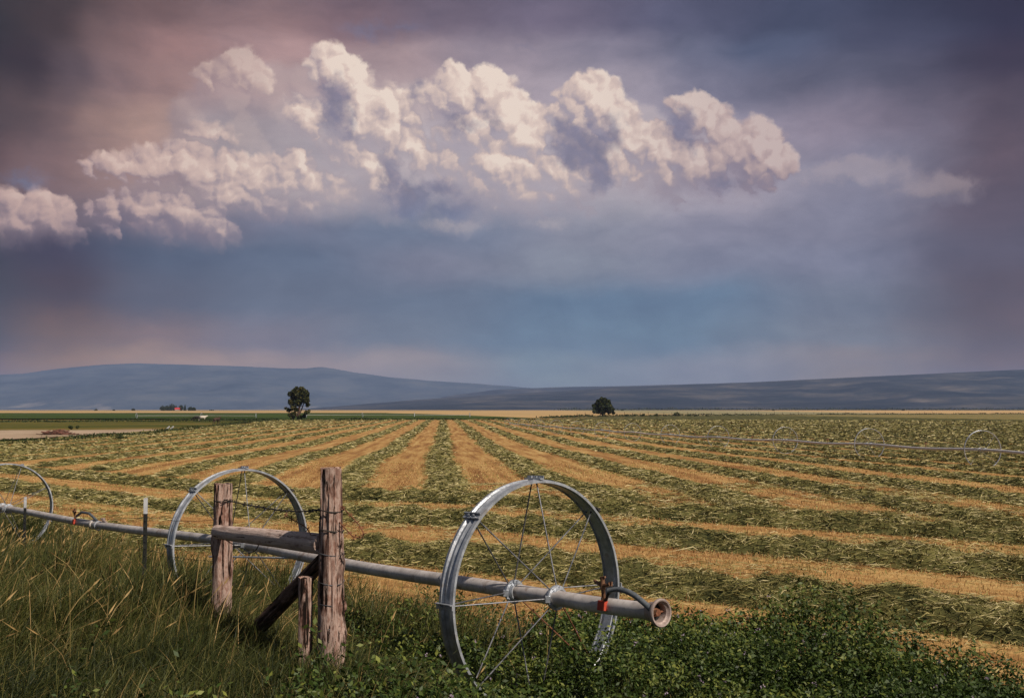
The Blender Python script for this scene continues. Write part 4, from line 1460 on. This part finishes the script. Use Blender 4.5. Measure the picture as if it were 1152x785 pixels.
def fence():
    P1 = Vector((-1.256, 7.30)); P2 = Vector((-2.513, 9.07))
    g1, g2 = gz(*P1), gz(*P2)
    t = empty('timber_fence', (P1.x, P1.y, g1))
    tag(t, 'weathered wire fence ending in two timber posts joined by a rail', 'fence')
    b1 = Vector((P1.x + .015, P1.y, g1 - .15)); t1 = Vector((at(373, 527, 7.30)))
    p1 = post_mesh('wood_post', b1, t1, .104, .077, M['post'], t, 3, knots=((.42, -0.35, .030, .045), (.74, 2.6, .016, .05), (.30, -0.2, .02, .06), (.60, 0.3, .012, .05)), chip=.035)
    p1['label'] = 'thick cracked end post with wire wound round it'
    b2 = at(250, 712, 9.07); b2.z = g2 - .15; t2 = at(251, 544, 9.07)
    p2 = post_mesh('wood_post', b2, t2, .088, .076, M['post'], t, 11, knots=((.66, 3.0, .022, .09), (.3, 2.9, .014, .12), (.5, 0.1, .012, .06)), chip=.012)
    p2['label'] = 'slimmer shaggy barked post at the far end of the rail'
    r0 = at(245, 598, 8.93); r1 = at(364, 612, 7.33)
    post_mesh('rail', r0, r1, .060, .074, M['rail'], t, 5, n=28, m_=40, rough=.28, chip=.01)
    post_mesh('brace_pole', at(294, 702, 8.25), at(366, 627, 7.52), .062, .058, M['brace'], t, 8, n=24, m_=30, rough=.8)
    s0 = at(343, 735, 7.34); s0.z = gz(s0.x, s0.y) - .1
    post_mesh('stub_post', s0, at(344, 649, 7.34), .046, .050, M['post'], t, 14, n=28, m_=30, chip=.03)
    # wires
    for py, dy in ((573, 2), (597, -2), (622, 1), (654, 2), (679, -1), (703, 2)):
        q = at(373, py, 7.30)
        f = (q.z - b1.z) / (t1.z - b1.z)
        c = b1.lerp(t1, f); r_ = (.094 * (1 - f) + .080 * f) * 1.02
        pts = []
        for k in range(17):
            a = 2 * math.pi * k / 16
            rr = r_ * (1.0 + .03 * math.sin(3 * a))
            pts.append(c + Vector((math.cos(a) * rr, math.sin(a) * rr, dy * .004 * math.sin(a) + .006 * math.sin(2 * a))))
        wire('wrapped_wire', pts, t, .0045 if py < 600 else .003, mat='darkiron' if py < 610 else 'rod')
    q = at(251, 563, 9.07); c = Vector((b2.lerp(t2, (q.z - b2.z) / (t2.z - b2.z))))
    wire('wrapped_wire', [c + Vector((math.cos(a) * .081, math.sin(a) * .081, .004 * math.sin(2 * a))) for a in [2 * math.pi * k / 16 for k in range(17)]], t, .004)
    wire('barbed_wire', [at(252, 562, 9.0), at(275, 567, 8.65), at(305, 572.5, 8.2), at(335, 575, 7.75), at(362, 573.5, 7.35)], t, .0055, 14)
    wire('barbed_wire', [at(383, 569, 7.26), at(393, 578, 7.2), at(402, 588, 7.15), at(408, 597, 7.12), at(408, 603, 7.12), at(399, 604, 7.14), at(391, 597, 7.18), at(382, 587, 7.24)], t, .0045, 9, 'rust')
    wire('barbed_wire', [at(320, 578, 7.6), at(328, 584, 7.55), at(336, 588, 7.5), at(345, 594, 7.45), at(352, 604, 7.4), at(359, 602, 7.38)], t, .004, 7, 'rust')
    wire('barbed_wire', [at(248, 604, 8.9), at(262, 612, 8.78), at(275, 622, 8.6), at(288, 618, 8.4), at(294, 604, 8.3), at(304, 596, 8.2)], t, .004, 6)
    # steel posts along the fence line
    S = []
    for (px, Y, yt, lab) in ((164, 10.87, 560, 'steel post with a white tip, near the rail'), (28.5, 15.9, 559, 'steel post with a white tip, far along the pipe')):
        tp = at(px, yt, Y)
        g = gz(tp.x, tp.y) - .2
        b = MB()
        hh = tp.z - g
        th = 0.16
        b.box((tp.x, tp.y, g + (hh - th) / 2), (.042, .006, hh - th)); b.box((tp.x, tp.y + .020, g + (hh - th) / 2), (.007, .034, hh - th))
        for k in range(14):
            b.box((tp.x, tp.y - .006, g + .2 + k * (hh - th - .2) / 14), (.012, .008, .012))
        sp = b.build('steel_post', M['black'], t, smooth=False)
        sp['label'] = lab
        b = MB()
        b.box((tp.x, tp.y, tp.z - th / 2), (.040, .0075, th)); b.box((tp.x, tp.y + .021, tp.z - th / 2), (.0085, .035, th))
        b.build('white_tip', M['white'], sp, smooth=False)
        S.append(tp)
    for f in (.30, .62, .95):
        a = Vector((t2.x - .07, t2.y - .03, g2 + f * 1.05)); b_ = Vector((S[0].x, S[0].y - .012, gz(S[0].x, S[0].y) + f * 1.0)); c_ = Vector((S[1].x, S[1].y - .012, gz(S[1].x, S[1].y) + f * .92))
        wire('fence_wire', [a, a.lerp(b_, .5) - Vector((0, 0, .02)), b_, b_.lerp(c_, .5) - Vector((0, 0, .03)), c_], t, .0018)


fence()


# ------------------------------------------------------------------ trees, shrubs and weeds
def leaf_cloud(lobes, n, size, rg, sun_bias=0.0):
    """leaf clumps through the lobes' volume; tint varies clump by clump"""
    vol = np.array([l[3] ** 2 for l in lobes]); k = rg.choice(len(lobes), n, p=vol / vol.sum())
    Lb = np.array([l[:3] for l in lobes])[k]; r = np.array([l[3] for l in lobes])[k]
    d = rg.normal(0, 1, (n, 3)); d /= np.linalg.norm(d, axis=1)[:, None]
    rad = r * np.clip(rg.uniform(0.25, 1.0, n) ** 0.5 * (0.8 + 0.45 * fbm(d[:, 0] * 2 + k, d[:, 1] * 2 + d[:, 2] * 2, 3, 3)), 0, 1.15)
    P = Lb + d * rad[:, None]
    u = rg.normal(0, 1, (n, 3)); u /= np.linalg.norm(u, axis=1)[:, None]
    v = np.cross(u, rg.normal(0, 1, (n, 3))); v /= np.linalg.norm(v, axis=1)[:, None] + 1e-9
    s = (size * rg.uniform(0.5, 1.4, n))[:, None]
    V = np.stack([P - u * s, P - v * s * .6, P + u * s, P + v * s * .6], 1).reshape(-1, 3)
    F = np.arange(n)[:, None] * 4 + np.array([[0, 1, 2, 3]])
    t = np.clip(rg.normal(0.45, 0.22, n) + 0.3 * (fbm(P[:, 0] * 0.8, P[:, 1] * 0.8 + P[:, 2], 5) - 0.5), 0, 1)
    return V, F, np.repeat(t, 4)


def tree(name, base, lobes, n, size, leaf, label, cat='tree', group=None, trunk=True, limbs=(), r=0.3, seed=1):
    rg = np.random.default_rng(seed)
    base = Vector(base)
    t = empty(name, base)
    tag(t, label, cat, group)
    L = [(base.x + a, base.y + b, base.z + c, d) for a, b, c, d in lobes]
    V, F, T = leaf_cloud(L, n, size, rg)
    link('crown', np_mesh('crown', V, F, M[leaf], tint=T), t)
    if trunk:
        b = MB()
        for lm in limbs:
            b.tube([base + Vector(p[:3]) for p in lm], [p[3] for p in lm], 8)
        b.build('trunk', M['brace'], t)
    return t


def left_tree():
    Y = 352.0
    b = on_ground(335, 472); b = at(335, 472, Y); b.z = gz(b.x, b.y)
    m = Y / FPX                      # one photograph pixel at that distance
    def lb(px, py, r, dy=0): return ((px - 335) * m, dy, (472 - py) * m, r * m)
    lobes = [lb(336, 443, 6), lb(343, 443, 4.8), lb(330, 446, 4.5, 1), lb(326, 443, 3.0), lb(345, 450, 3.6, -1), lb(335, 452, 5), lb(327, 452, 3.6), lb(346, 455, 2.4), lb(339, 438, 3.4), lb(330, 440, 3), lb(341, 449, 4), lb(330, 458, 3.4), lb(324, 461, 2.6, 1), lb(321.5, 459, 1.5), lb(330, 466, 3.4), lb(337, 469, 2.8), lb(345, 464, 2.4, -1), lb(342, 467.5, 2.2), lb(347.5, 462, 1.5), lb(329, 470, 2.2), lb(334, 461, 2.2), lb(326, 466, 2), lb(333, 436.5, 2), lb(345, 446, 3)]
    tree('shade_tree', b, lobes, 5200, .34, 'leaf_olive', 'tall ragged tree with gaps in its crown at the far edge of the mown field', group='lone trees at the field edge',
         limbs=[[(0, 0, -.3, .45), (.2, 0, 2, .38), (.5, .1, 4.5, .3), (.3, 0, 7.5, .12)], [(.1, 0, 1, .3), (1.2, .2, 3.5, .22), (2.2, .2, 6.5, .1)], [(0, 0, .8, .3), (-1.2, 0, 3.2, .2), (-2.0, .2, 6.3, .1)]], seed=4)


def right_tree():
    Y = 520.0
    m = Y / FPX
    b = at(678, 469, Y); b.z = gz(b.x, b.y)
    def lb(px, py, r, dy=0): return ((px - 678) * m, dy, (469.4 - py) * m, r * m)
    lobes = [lb(678, 457, 5.6), lb(672, 458, 4.2, 1), lb(685, 459, 4.4, -1), lb(680, 451.5, 3.6), lb(674, 453, 3.2), lb(684, 453, 3.0), lb(668.5, 463, 2.4), lb(689, 461.5, 2.3), lb(678, 463, 4), lb(672.5, 464, 2.4), lb(685, 464, 2.4), lb(677, 449.5, 2), lb(690, 465, 1.6), lb(668, 457, 1.8)]
    tree('shade_tree', b, lobes, 3600, .55, 'leaf_dark', 'round dense dark tree standing alone in front of the pale dry field', group='lone trees at the field edge',
         limbs=[[(0, 0, -.3, .5), (0, 0, 2.2, .42), (.2, 0, 4.5, .25)], [(0, 0, 1.6, .35), (1.6, 0, 4.2, .15)], [(0, 0, 1.6, .35), (-1.5, 0, 4, .15)]], seed=9)


left_tree()
right_tree()

# the farmstead far out on the plain
FY = 1650.0
fm = FY / FPX


def farm():
    def base(px): 
        p = at(px, 462, FY + (px % 7) * 6 - 18); p.z = gz(p.x, p.y); return p
    spec = [(183, 6.0, 3.6, 'round', 'rounded dark tree, westernmost of the farmstead grove'), (188, 6.5, 3.8, 'round', 'rounded dark tree standing beside the westernmost tree of the farmstead'), (193, 8.4, 3.4, 'round', 'tallest rounded tree of the farmstead, west of the red roof'), (197, 6.2, 3.0, 'round', 'rounded tree right against the west end of the red roofed house'),
            (203.5, 6.6, 2.2, 'round', 'small tree between the red roof and the pointed conifer'), (208, 7.6, 2.1, 'cone', 'pointed conifer beside the farmstead'), (214, 4.8, 3.0, 'round', 'low rounded tree just east of the pointed conifer'), (218, 4.2, 2.4, 'round', 'lowest bushy tree at the east end of the farmstead grove')]
    for i, (px, h, w, kind, lab) in enumerate(spec):
        b = base(px)
        h *= fm; w *= fm
        if kind == 'cone':
            lobes = [(0, 0, h * .12, w * .75), (0, 0, h * .32, w * .6), (0, 0, h * .52, w * .45), (0, 0, h * .72, w * .3), (0, 0, h * .9, w * .15)]
        else:
            lobes = [(0, 0, h * .6, h * .36), (-w * .45, 0, h * .45, w * .6), (w * .45, 0, h * .45, w * .6), (0, 1, h * .3, w * .75), (-w * .3, 0, h * .2, w * .5), (w * .4, 0, h * .2, w * .5)]
        tree('farm_tree', b, lobes, 650, .75, 'leaf_dark', lab, group='trees round the farmstead', limbs=[[(0, 0, -.2, .3), (0, 0, h * .6, .15)]], seed=40 + i)
    b = at(199.5, 462, FY - 30); b.z = gz(b.x, b.y)
    t = empty('farm_house', b)
    tag(t, 'small house with a bright red roof among the farmstead trees', 'house')
    w, d, h = 6.2, 6, 2.6
    m_, N = new_mat('farmhouse_wall'); finish(N, (0.30, 0.16, 0.13), 0.9)
    m2, N = new_mat('red_roof'); finish(N, (0.50, 0.045, 0.05), 0.7)
    q = MB(); q.box(b + Vector((0, 0, h / 2)), (w, d, h)); q.build('wall', m_, t, smooth=False)
    q = MB()
    o = b + Vector((0, 0, h))
    w2, d2 = w / 2 + .5, d / 2 + .5
    q.add([o + Vector(v) for v in [(-w2, -d2, 0), (w2, -d2, 0), (w2, d2, 0), (-w2, d2, 0), (-w2, 0, 2.3), (w2, 0, 2.3)]], [(0, 1, 5, 4), (2, 3, 4, 5), (0, 4, 3), (1, 2, 5), (3, 2, 1, 0)])
    q.build('roof', m2, t, smooth=False)
    for x in (-1.9, 0.1, 1.9):
        q = MB(); q.box(b + Vector((x, -d / 2 - .03, 1.7)), (1.1, .06, 1.2)); q.build('window', M['white'], t, smooth=False)


farm()


def shrub(px, py, wpx, hpx, label, leaf='weeds', n=260, group='shrubs about the fields', seed=1, name='shrub'):
    b = on_ground(px, py)
    m = b.y / FPX
    rg = np.random.default_rng(seed)
    w, h = wpx * m / 2, hpx * m
    lobes = [(rg.uniform(-.7, .7) * w, rg.uniform(-.4, .4) * w, h * rg.uniform(.2, .6), h * rg.uniform(.32, .5)) for _ in range(max(3, int(wpx / hpx * 3)))]
    return tree(name, b, lobes, n, max(.05, .7 * m), leaf, label, 'shrub', group, trunk=True, limbs=[[(0, 0, -.1, h * .05), (0, 0, h * .5, h * .03)]], seed=seed)


shrub(137, 494.5, 16, 5.5, 'low dark green bush alone in the mown hay near the dirt strip', n=500, seed=2)
shrub(80, 482.5, 4, 4.5, 'small dark bush above the brush heap, the left one of two', seed=3)
shrub(86.5, 482.5, 3.5, 4, 'small dark bush above the brush heap, the right one of two', seed=4)
shrub(762, 468.3, 7, 5.2, 'lone dark bush at the field edge to the right of the round tree', 'leaf_dark', seed=5)
for i, (px, w, h) in enumerate(((705, 6, 3.0), (714, 4, 2.4), (723, 7, 3.2), (732, 5, 2.4), (738, 5, 3.0), (748, 4, 2.2), (775, 4, 2.2), (783, 5, 2.0), (795, 4, 1.8))):
    shrub(px, 468.4, w, h, 'low dark weed clump at the foot of the far right field fence', 'weeds', 160, 'weed clumps along the far fence', seed=60 + i, name='weed_clump')


def weed_strip(name, pts, w, h, n, size, label, seed, leaf='weeds', jig=0.5):
    rg = np.random.default_rng(seed)
    pts = np.asarray(pts, float)
    seg = np.hypot(*np.diff(pts, axis=0).T); L = np.concatenate([[0], np.cumsum(seg)])
    t = rg.uniform(0, L[-1], n)
    X = np.interp(t, L, pts[:, 0]) + rg.normal(0, w / 2, n); Y = np.interp(t, L, pts[:, 1]) + rg.normal(0, w / 2, n)
    hh = h * np.clip(0.15 + 1.5 * (fbm(t * 0.12, t * 0 + seed, 4, 4) - 0.25), 0.08, 1.3)
    Z = ground(X, Y) + rg.uniform(0, 1, n) ** 0.8 * hh
    P = np.stack([X, Y, Z], 1)
    u = rg.normal(0, 1, (n, 3)); u /= np.linalg.norm(u, axis=1)[:, None]
    v = np.cross(u, rg.normal(0, 1, (n, 3))); v /= np.linalg.norm(v, axis=1)[:, None] + 1e-9
    s = (size * rg.uniform(0.5, 1.4, n))[:, None]
    V = np.stack([P - u * s, P - v * s * .6, P + u * s, P + v * s * .6], 1).reshape(-1, 3)
    F = np.arange(n)[:, None] * 4 + np.array([[0, 1, 2, 3]])
    o = link(name, np_mesh(name, V, F, M[leaf], tint=np.repeat(np.clip(rg.normal(.45, .2, n), 0, 1), 4)))
    tag(o, label, 'weeds', kind='stuff')


g = lambda px, py: on_ground(px, py)[:2]
le = [(left_edge(y) + 0.5, y) for y in np.geomspace(100, 345, 40)]
weed_strip('ditch_weeds', le, 1.8, 0.62, 9000, .13, 'dark weeds along the left edge of the mown field', 5)
weed_strip('field_edge_weeds', [(x, 342.5) for x in np.linspace(-112, 8, 40)], 1.0, 0.9, 5000, .2, 'dark weeds along the far edge of the mown field', 6)
weed_strip('fence_weeds', [(t * far_edge(t), far_edge(t) + 3) for t in np.linspace(0.03, 0.6, 60)], 2.5, 1.3, 9000, .34, 'dark weeds along the far right edge of the mown field', 7)
weed_strip('pasture_weeds', [(t * Y, Y) for t, Y in zip(np.linspace(-.52, -.12, 40), np.linspace(300, 330, 40))], 4, 0.8, 5000, .22, 'brownish weeds across the rough pasture', 8, 'brown' if 'brown' in M else 'weeds')
weed_strip('treeline', [(x, 3300) for x in np.linspace(150, 1700, 60)], 20, 9, 5000, 2.4, 'far off line of green trees at the foot of the hills', 9, 'leaf_dark')
for i, (px, w, h) in enumerate(((150, 3.5, 2.6), (108, 3, 2.0), (238, 6, 1.2), (128, 3, 1.2), (870, 3, 1.6), (1016, 3, 2.2), (700, 4, 1.5))):
    b = at(px, 462, 1680.0); b.z = gz(b.x, b.y); m = 1680 / FPX
    tree('plain_tree', b, [(0, 0, h * m * .55, h * m * .5), (-w * m * .3, 0, h * m * .4, h * m * .4), (w * m * .3, 0, h * m * .4, h * m * .4)], 200, .8, 'leaf_dark', 'tiny dark tree out on the distant plain below the mountains', 'tree', 'trees on the distant plain', limbs=[[(0, 0, 0, .2), (0, 0, h * m * .5, .1)]], seed=80 + i)


# ------------------------------------------------------------------ far fence, cattle, heap
def far_fence():
    p0 = None
    t = None
    pts = []
    for tt in np.linspace(0.062, 0.40, 46):
        Y = far_edge(tt) + 5
        X = tt * Y
        pts.append(Vector((X, Y, gz(X, Y))))
    t = empty('field_fence', pts[0])
    tag(t, 'distant wire fence of small posts along the right edge of the mown field', 'fence')
    for k, p in enumerate(pts):
        h = 1.9 + .4 * math.sin(k * 2.3)
        b = MB(); b.tube([p - Vector((0, 0, .2)), p + Vector((.1 * math.sin(k), 0, h))], .10, 6); b.build('post', M['brace'], t)
    for hh in (.5, 1.0, 1.5):
        b = MB(); b.tube([p + Vector((0, 0, hh)) for p in pts], .012, 4); b.build('wire', M['darkiron'], t)


far_fence()


def skin_mesh(name, verts, edges, radii, mat, sub=2):
    me = bpy.data.meshes.new(name)
    me.from_pydata(verts, edges, [])
    o = bpy.data.objects.new(name, me)
    col.objects.link(o)
    sk = o.modifiers.new('skin', 'SKIN')
    for i, d in enumerate(me.skin_vertices[0].data):
        d.radius = (radii[i], radii[i]); d.use_root = i == 0
    sb = o.modifiers.new('sub', 'SUBSURF'); sb.levels = sub; sb.render_levels = sub
    dg = bpy.context.evaluated_depsgraph_get()
    new = bpy.data.meshes.new_from_object(o.evaluated_get(dg))
    bpy.data.objects.remove(o)
    new.materials.clear(); new.materials.append(mat)
    for p in new.polygons: p.use_smooth = True
    return new


def cattle():
    # body along x, head to +x, grazing or standing; legs jointed
    def body(graze):
        v = [(-.75, 0, 1.12), (-.35, 0, 1.10), (.15, 0, 1.06), (.62, 0, 1.14), (.92, 0, 1.25 if not graze else .95), (1.18, 0, 1.45 if not graze else .55), (1.50, 0, 1.30 if not graze else .22)]
        e = [(i, i + 1) for i in range(6)]
        r = [.30, .37, .40, .33, .20, .15, .09]
        for s in (-1, 1):
            b = len(v); v += [(.60, s * .20, .72), (.58, s * .20, .42), (.60, s * .20, .04)]; e += [(3, b), (b, b + 1), (b + 1, b + 2)]; r += [.13, .075, .06]
            b = len(v); v += [(-.72, s * .20, .78), (-.88, s * .20, .50), (-.82, s * .20, .04)]; e += [(0, b), (b, b + 1), (b + 1, b + 2)]; r += [.17, .08, .06]
        b = len(v); v += [(-1.08, 0, 1.15), (-1.14, 0, .6)]; e += [(0, b), (b, b + 1)]; r += [.05, .03]
        b = len(v); v += [(v[5][0] - .02, .20, v[5][2] + .06), (v[5][0] - .02, -.20, v[5][2] + .06)]; e += [(5, b), (5, b + 1)]; r += [.05, .05]
        return v, e, r
    hides = {}
    for nm, c0, c1 in (('black_hide', (.012, .011, .010), (.03, .025, .02)), ('cream_hide', (.52, .45, .36), (.62, .55, .46)), ('brown_hide', (.035, .020, .013), (.07, .04, .025))):
        m_, N = new_mat(nm); finish(N, N.mix(N.noise(obj_co(N), 2.5, 3), (*c0, 1), (*c1, 1)), .85)
        hides[nm] = m_
    v, e, r = body(False)
    v2, e2, r2 = body(True)
    for (px, py, hide, yaw, gr, lab) in ((221, 474, 'black_hide', 3.3, True, 'black cow grazing at the edge of the green pasture'), (227.5, 473.6, 'cream_hide', 0.3, False, 'pale cream cow standing behind the black one'), (243.5, 477, 'brown_hide', 1.2, False, 'dark brown cow standing apart from the black and cream pair')):
        b = on_ground(px, py)
        me = skin_mesh('cow', v2 if gr else v, e2 if gr else e, r2 if gr else r, hides[hide])
        o = link('cow', me)
        o.location = b; o.rotation_euler = (0, 0, yaw); o.scale = (1.12, 1.12, 1.12)
        tag(o, lab, 'cow', 'cattle on the pasture')


cattle()


def heap():
    rg = random.Random(5)
    b0 = on_ground(66, 489.5)
    t = empty('brush_heap', b0)
    tag(t, 'reddish brown heap of brush and old timber on the pale dirt strip', 'heap')
    m = b0.y / FPX
    mats = [metal('reddish_branch', (.12, .045, .03), (.22, .10, .07), .9, 0, 4), M['brace']]
    for k in range(2):
        b = MB()
        for i in range(60):
            x = rg.gauss(0, 7.5) * m; y = rg.gauss(0, .8); h = max(0, .62 * math.exp(-(x / (11 * m)) ** 2) * rg.random())
            a = rg.uniform(-.5, .5); L = rg.uniform(.5, 1.4)
            c = Vector((b0.x + x, b0.y + y, b0.z + h + .05))
            d = Vector((math.cos(a), math.sin(a), rg.uniform(-.25, .35))) * L / 2
            b.tube([c - d, c + d], rg.uniform(.03, .09), 5)
        b.build('branches' if k == 0 else 'timbers', mats[k], t)
    for i, px in enumerate((188.5, 193)):
        p = on_ground(px, 484)
        b = MB()
        b.box(p + Vector((0, 0, .36)), (.85, .10, .20), Matrix.Rotation(-.7, 3, 'Y'))
        b.box(p + Vector((.1, 0, .2)), (.07, .07, .45))
        o = b.build('white_board', M['white'], None, smooth=False)
        tag(o, 'slanting white board in the weeds at the field corner, the %s of two' % ('left' if i == 0 else 'right'), 'board', 'white boards in the pasture')


heap()
